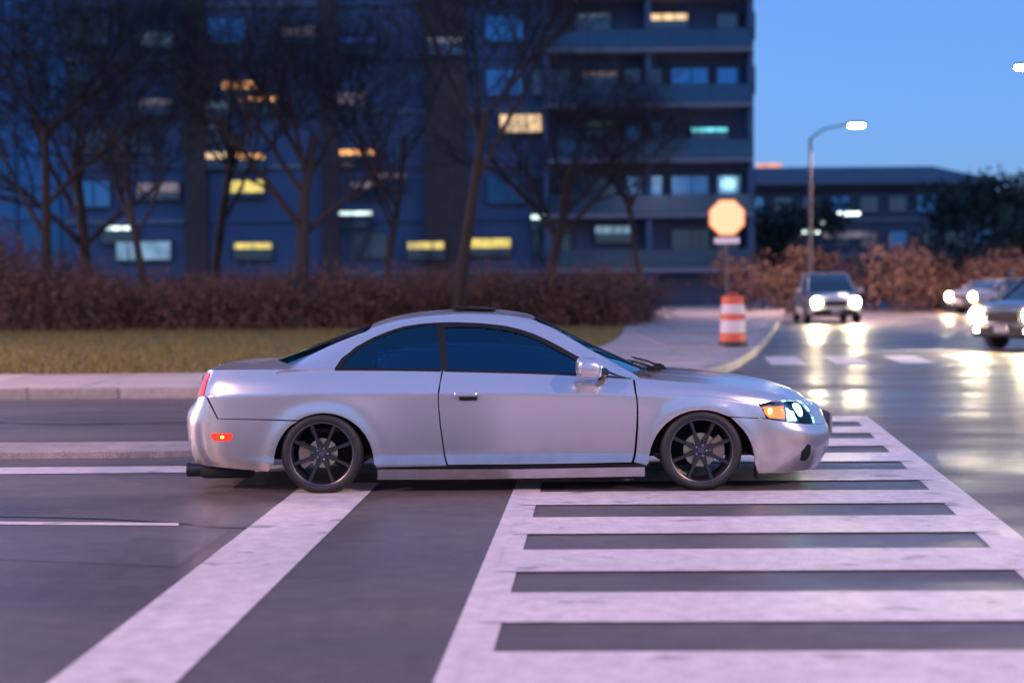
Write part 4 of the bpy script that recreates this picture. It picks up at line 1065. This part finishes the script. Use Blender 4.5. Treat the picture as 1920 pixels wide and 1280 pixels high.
# ================================================================== STREET THINGS
M['galv'] = mat('galvanised_steel', (.09, .09, .10), .6, metal=.4)
M['lamp_on'] = mat('street_lamp_glow', (1, 1, 1), .3, emit=(1.0, .82, .60), es=40)
def street_lamp(px_head, py_head, depth, arm, label, sgn=1, group='street lamps', energy=2000, pos=None):
    q = dpt(px_head, py_head, depth) if pos is None else Vector(pos)
    root = empty('street_lamp', (q.x - sgn * arm, q.y, 0), 0, label, 'street lamp', group); h = q.z
    p = MB(); p.tube([(0, 0, 0), (0, 0, h * .5), (0, 0, h - .5)], [.10, .08, .06], 12); p.lathe([(.16, .0), (.16, .12), (.11, .2)], 16, 'Z'); p.build('pole', M['galv'], root)
    a = MB(); a.tube([(0, 0, h - .55), (sgn * arm * .3, 0, h - .12), (sgn * arm * .8, 0, h + .06)], [.045, .04, .035], 8); a.build('arm', M['galv'], root)
    hd = MB(); hd.bev((sgn * arm, 0, h + .09), (.80, .30, .12), .04); hd.build('lamp_head', M['galv'], root)
    l = MB(); l.bev((sgn * arm, 0, h), (.62, .24, .10), .03); l.build('lamp_glass', M['lamp_on'], root)
    ld = bpy.data.lights.new('lamp_light', 'SPOT'); ld.energy = energy; ld.color = (1, .58, .47); ld.shadow_soft_size = .25; ld.spot_size = R(172 if pos else 130); ld.spot_blend = .15
    lo = bpy.data.objects.new('lamp_light', ld); C.objects.link(lo); lo.parent = root; lo.location = (sgn * arm, 0, h - .08)
    return root
street_lamp(1606, 236, 62, 2.0, 'lit street lamp standing against the open sky above the low building')
street_lamp(1921, 127, 56, 2.0, 'lit street lamp at the right picture edge, only its glow showing', sgn=-1)
for (x, y, e, lab) in ((17, -17, 7000, 'lit street lamp behind the photographer whose light runs along the hood'), (-19, -17, 7000, 'lit street lamp behind the photographer on the side of the stop line'),
                  (40, -19, 6000, 'lit street lamp behind the photographer past the crossing'), (-42, -19, 6000, 'lit street lamp behind the photographer farthest back along the road')):
    street_lamp(0, 0, 0, 2.4, lab, pos=(x, y, 15.0), energy=e)
street_lamp(0, 0, 0, 2.4, 'added unseen street lamp on the far pavement, lighting the verge', pos=(-17.5, 11.2, 9.5), energy=4200)  # extra lamp out of view, added to brighten grass and hedge

# octagonal sign on its post
q = dpt(1363, 408, 35); s = 2667 / 35
sg = empty('octagonal_sign', (q.x, q.y, .13), 0, 'octagonal cream sign, headlight reflection put in as glow, with small white plate on slim post behind the traffic drum', 'sign')
b = MB(); b.tube([(0, .05, 0), (0, .05, q.z + .25)], .032, 8); b.build('post', M['galv'], sg)
rr = 37 / s
M['signface'] = mat('cream_sign_face', (.8, .6, .35), .5, emit=(1.0, .52, .20), es=.19); M['signrim'] = mat('orange_sign_rim', (.6, .2, .05), .5, emit=(1, .30, .07), es=.12)  # emission stands in for headlights thrown back by the sign sheeting
b = MB(); oc8 = [(rr * math.cos(R(22.5 + 45 * k)), rr * math.sin(R(22.5 + 45 * k))) for k in range(8)]
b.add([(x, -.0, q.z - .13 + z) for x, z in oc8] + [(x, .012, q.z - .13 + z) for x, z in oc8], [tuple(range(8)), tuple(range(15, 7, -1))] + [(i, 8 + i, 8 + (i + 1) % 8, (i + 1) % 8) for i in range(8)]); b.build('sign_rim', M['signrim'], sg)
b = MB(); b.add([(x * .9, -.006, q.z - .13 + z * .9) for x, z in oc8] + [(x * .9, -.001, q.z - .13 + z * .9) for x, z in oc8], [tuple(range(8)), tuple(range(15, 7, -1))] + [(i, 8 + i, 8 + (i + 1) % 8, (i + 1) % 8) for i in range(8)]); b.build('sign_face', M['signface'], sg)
b = MB(); M['signplate'] = mat('white_plate', (.7, .66, .68), .4); b.bev((0, 0, q.z - .13 - 43 / s), (.62, .015, .15), .006); b.build('small_plate', M['signplate'], sg)
# traffic drum
q = gpt(1374, 648, .13)
dr = empty('traffic_drum', (q.x, q.y, .137), 0, 'orange and white striped traffic drum on the street corner', 'traffic drum')
M['drum_o'] = mat('drum_orange', (.50, .075, .03), .5); M['drum_w'] = mat('drum_white', (.48, .45, .48), .45)
H = [(.0, .09, .30, 'rubber', 'base'), (.09, .27, .275, 'drum_o', 'orange_band'), (.27, .53, .265, 'drum_w', 'white_band'), (.53, .66, .255, 'drum_o', 'orange_band'), (.66, .86, .245, 'drum_w', 'white_band'), (.86, 1.03, .235, 'drum_o', 'orange_band')]
for (z0, z1, r, mm, nm) in H:
    b = MB(); b.lathe([(.001, z0), (r, z0), (r, z0 + .01), (r - .006, z1 - .01), (r - .012, z1), (.001, z1)], 28, 'Z'); b.build(nm, M[mm], dr)
b = MB(); b.tube([(-.1, 0, 1.02), (-.08, 0, 1.09), (.08, 0, 1.09), (.1, 0, 1.02)], .018, 6); b.build('handle', M['drum_o'], dr)

# ================================================================== ONCOMING VEHICLES
M['beam'] = mat('headlight_beam', (1, 1, 1), .3, emit=(1.0, .82, .48), es=85)
M['fogbeam'] = mat('fog_beam', (1, 1, 1), .3, emit=(1.0, .86, .62), es=10)
def suv(loc, rz, paintc, label, marker=False, H_=1.68, beam=True, lamp_e=150):
    root = empty('oncoming_car', loc, rz, label, 'car', 'oncoming cars with headlights on'); pm = mat('car_paint', paintc, .3, metal=.5, coat=1)
    # nose points to -y, length 4.6, local: y=-2.3 front
    st = [(-2.30, .62, .40, .74), (-2.24, .80, .30, .90), (-2.0, .88, .26, .98), (-1.2, .91, .24, 1.03), (0, .92, .22, 1.02), (1.4, .92, .24, 1.05), (2.1, .90, .30, 1.06), (2.28, .80, .42, 1.02)]
    def loft(b, stations, sec, m_, nm, par):
        rows = [[(x_, y_, z_) for x_, y_, z_ in sec(s)] for s in stations]; k = len(rows[0]); vs = [p for r_ in rows for p in r_]
        fs = [(i * k + j, i * k + (j + 1) % k, (i + 1) * k + (j + 1) % k, (i + 1) * k + j) for i in range(len(rows) - 1) for j in range(k)]
        fs += [tuple(range(k))[::-1], tuple((len(rows) - 1) * k + j for j in range(k))]
        b.add(vs, fs, True); o = b.build(nm, m_, par, sharp=32); return o
    def sec(s):
        y, w, z0, z1 = s; h = z1 - z0
        return [(-w * .8, y, z0), (-w * .97, y, z0 + .08 * h), (-w, y, z0 + .4 * h), (-w * .98, y, z0 + .75 * h), (-w * .92, y, z1 - .05 * h), (-w * .8, y, z1), (-w * .4, y, z1 + .03), (w * .4, y, z1 + .03), (w * .8, y, z1), (w * .92, y, z1 - .05 * h), (w * .98, y, z0 + .75 * h), (w, y, z0 + .4 * h), (w * .97, y, z0 + .08 * h), (w * .8, y, z0)]
    body = loft(MB(), st, sec, pm, 'body', root)
    cab = [(-1.35, .80, 1.0, 1.03, .78), (-.95, .83, 1.0, 1.28, .74), (-.55, .85, 1.0, H_ - .10, .68), (-.2, .85, 1.0, H_ - .03, .66), (.8, .85, 1.0, H_ - .03, .66), (1.7, .84, 1.0, H_ - .08, .65), (2.1, .80, 1.0, 1.15, .74)]
    def csec(s):
        y, w, z0, z1, wt = s; return [(-w, y, z0), (-(w + wt) / 2 - .02, y, (z0 + z1) / 2), (-wt, y, z1 - .03), (-wt * .8, y, z1), (wt * .8, y, z1), (wt, y, z1 - .03), ((w + wt) / 2 + .02, y, (z0 + z1) / 2), (w, y, z0)]
    loft(MB(), cab, csec, M['carglass'], 'glass', root)
    rf_ = MB(); rf_.bev((0, .75, H_ - .01), (1.30, 2.1, .06), .025); rf_.build('roof', pm, root)
    for sx in (-1, 1):
        p = MB(); p.tube([(sx * .82, -1.3, 1.04), (sx * .73, -.85, 1.36), (sx * .665, -.45, H_ - .05)], [.04, .035, .035], 6)
        p.build('pillar', pm, root)
        p = MB(); p.tube([(sx * .87, .35, 1.02), (sx * .69, .40, H_ - .04)], .035, 6); p.build('pillar', pm, root)
        h = MB(); h.bev((sx * .64, -2.235, .74), (.40, .16, .17), .04); ho = h.build('headlight', M['chrome'], root)
        if beam:
            l = MB(); l.lathe([(.001, -2.335), (.15, -2.33), (.155, -2.30), (.001, -2.29)], 16, 'Y', (sx * .64, 0, .74)); l.build('bulb', M['beam'], ho)
            ld = bpy.data.lights.new('beam_light', 'SPOT'); ld.energy = lamp_e; ld.color = (1, .78, .42); ld.spot_size = R(75); ld.spot_blend = .9; ld.shadow_soft_size = .09
            lo = bpy.data.objects.new('beam_light', ld); C.objects.link(lo); lo.parent = ho; lo.location = (sx * .64, -2.36, .74); lo.rotation_euler = (R(85), 0, R(180))
            lo.rotation_euler = (R(-82), 0, 0); lo.rotation_euler = (R(82), 0, R(180))
        m_ = MB(); m_.bev((sx * 1.02, -.95, 1.12), (.22, .10, .15), .035); m_.build('side_mirror', pm, root)
        for y in (-1.38, 1.38):
            w = MB(); w.lathe([(.001, -.11), (.30, -.11), (.345, -.08), (.345, .08), (.30, .11), (.001, .11)], 28, 'X', (sx * .83, y, .345)); wo_ = w.build('wheel', M['rubber'], root)
            w = MB(); w.lathe([(.001, sx * .115), (.19, sx * .118), (.21, sx * .112)], 20, 'X', (sx * .83, y, .345)); w.build('rim', M['lipmetal'], wo_)
    g = MB(); g.bev((0, -2.30, .70), (.80, .06, .20), .02); g.build('grille', M['black'], root)
    g = MB(); g.bev((0, -2.30, .40), (1.45, .12, .22), .04); g.build('bumper', M['black'], root)
    g = MB(); g.bev((0, -2.37, .46), (.32, .02, .15), .006); g.build('number_plate', M['plate'], root)
    if marker:
        for k in range(5):
            g = MB(); g.bev((-.48 + .24 * k, -.30, H_ + .045), (.09, .09, .045), .015); g.build('roof_marker', M['amber'], root)
        for sx in (-1, 1):
            g = MB(); g.bev((sx * .74, -2.12, .92), (.16, .12, .07), .02); g.build('turn_signal', M['amber'], root)
            g = MB(); g.bev((sx * .6, -2.35, .42), (.12, .05, .08), .02); g.build('fog_light', M['fogbeam'], root)
    return root
suv((*gpt(1548, 604)[:2], 0), R(-4), (.45, .45, .48), 'light coloured car with both headlights blazing beyond the traffic drum', H_=1.72)
suv((11.86, 20.1, 0), R(-56), (.10, .11, .13), 'dark utility vehicle with amber roof markers at the right picture edge', marker=True, H_=1.66)
suv((*dpt(1874, 600, 60)[:2], 0), R(-60), (.25, .25, .27), 'farther dim car partly behind the amber lit vehicle', H_=1.45, lamp_e=50)
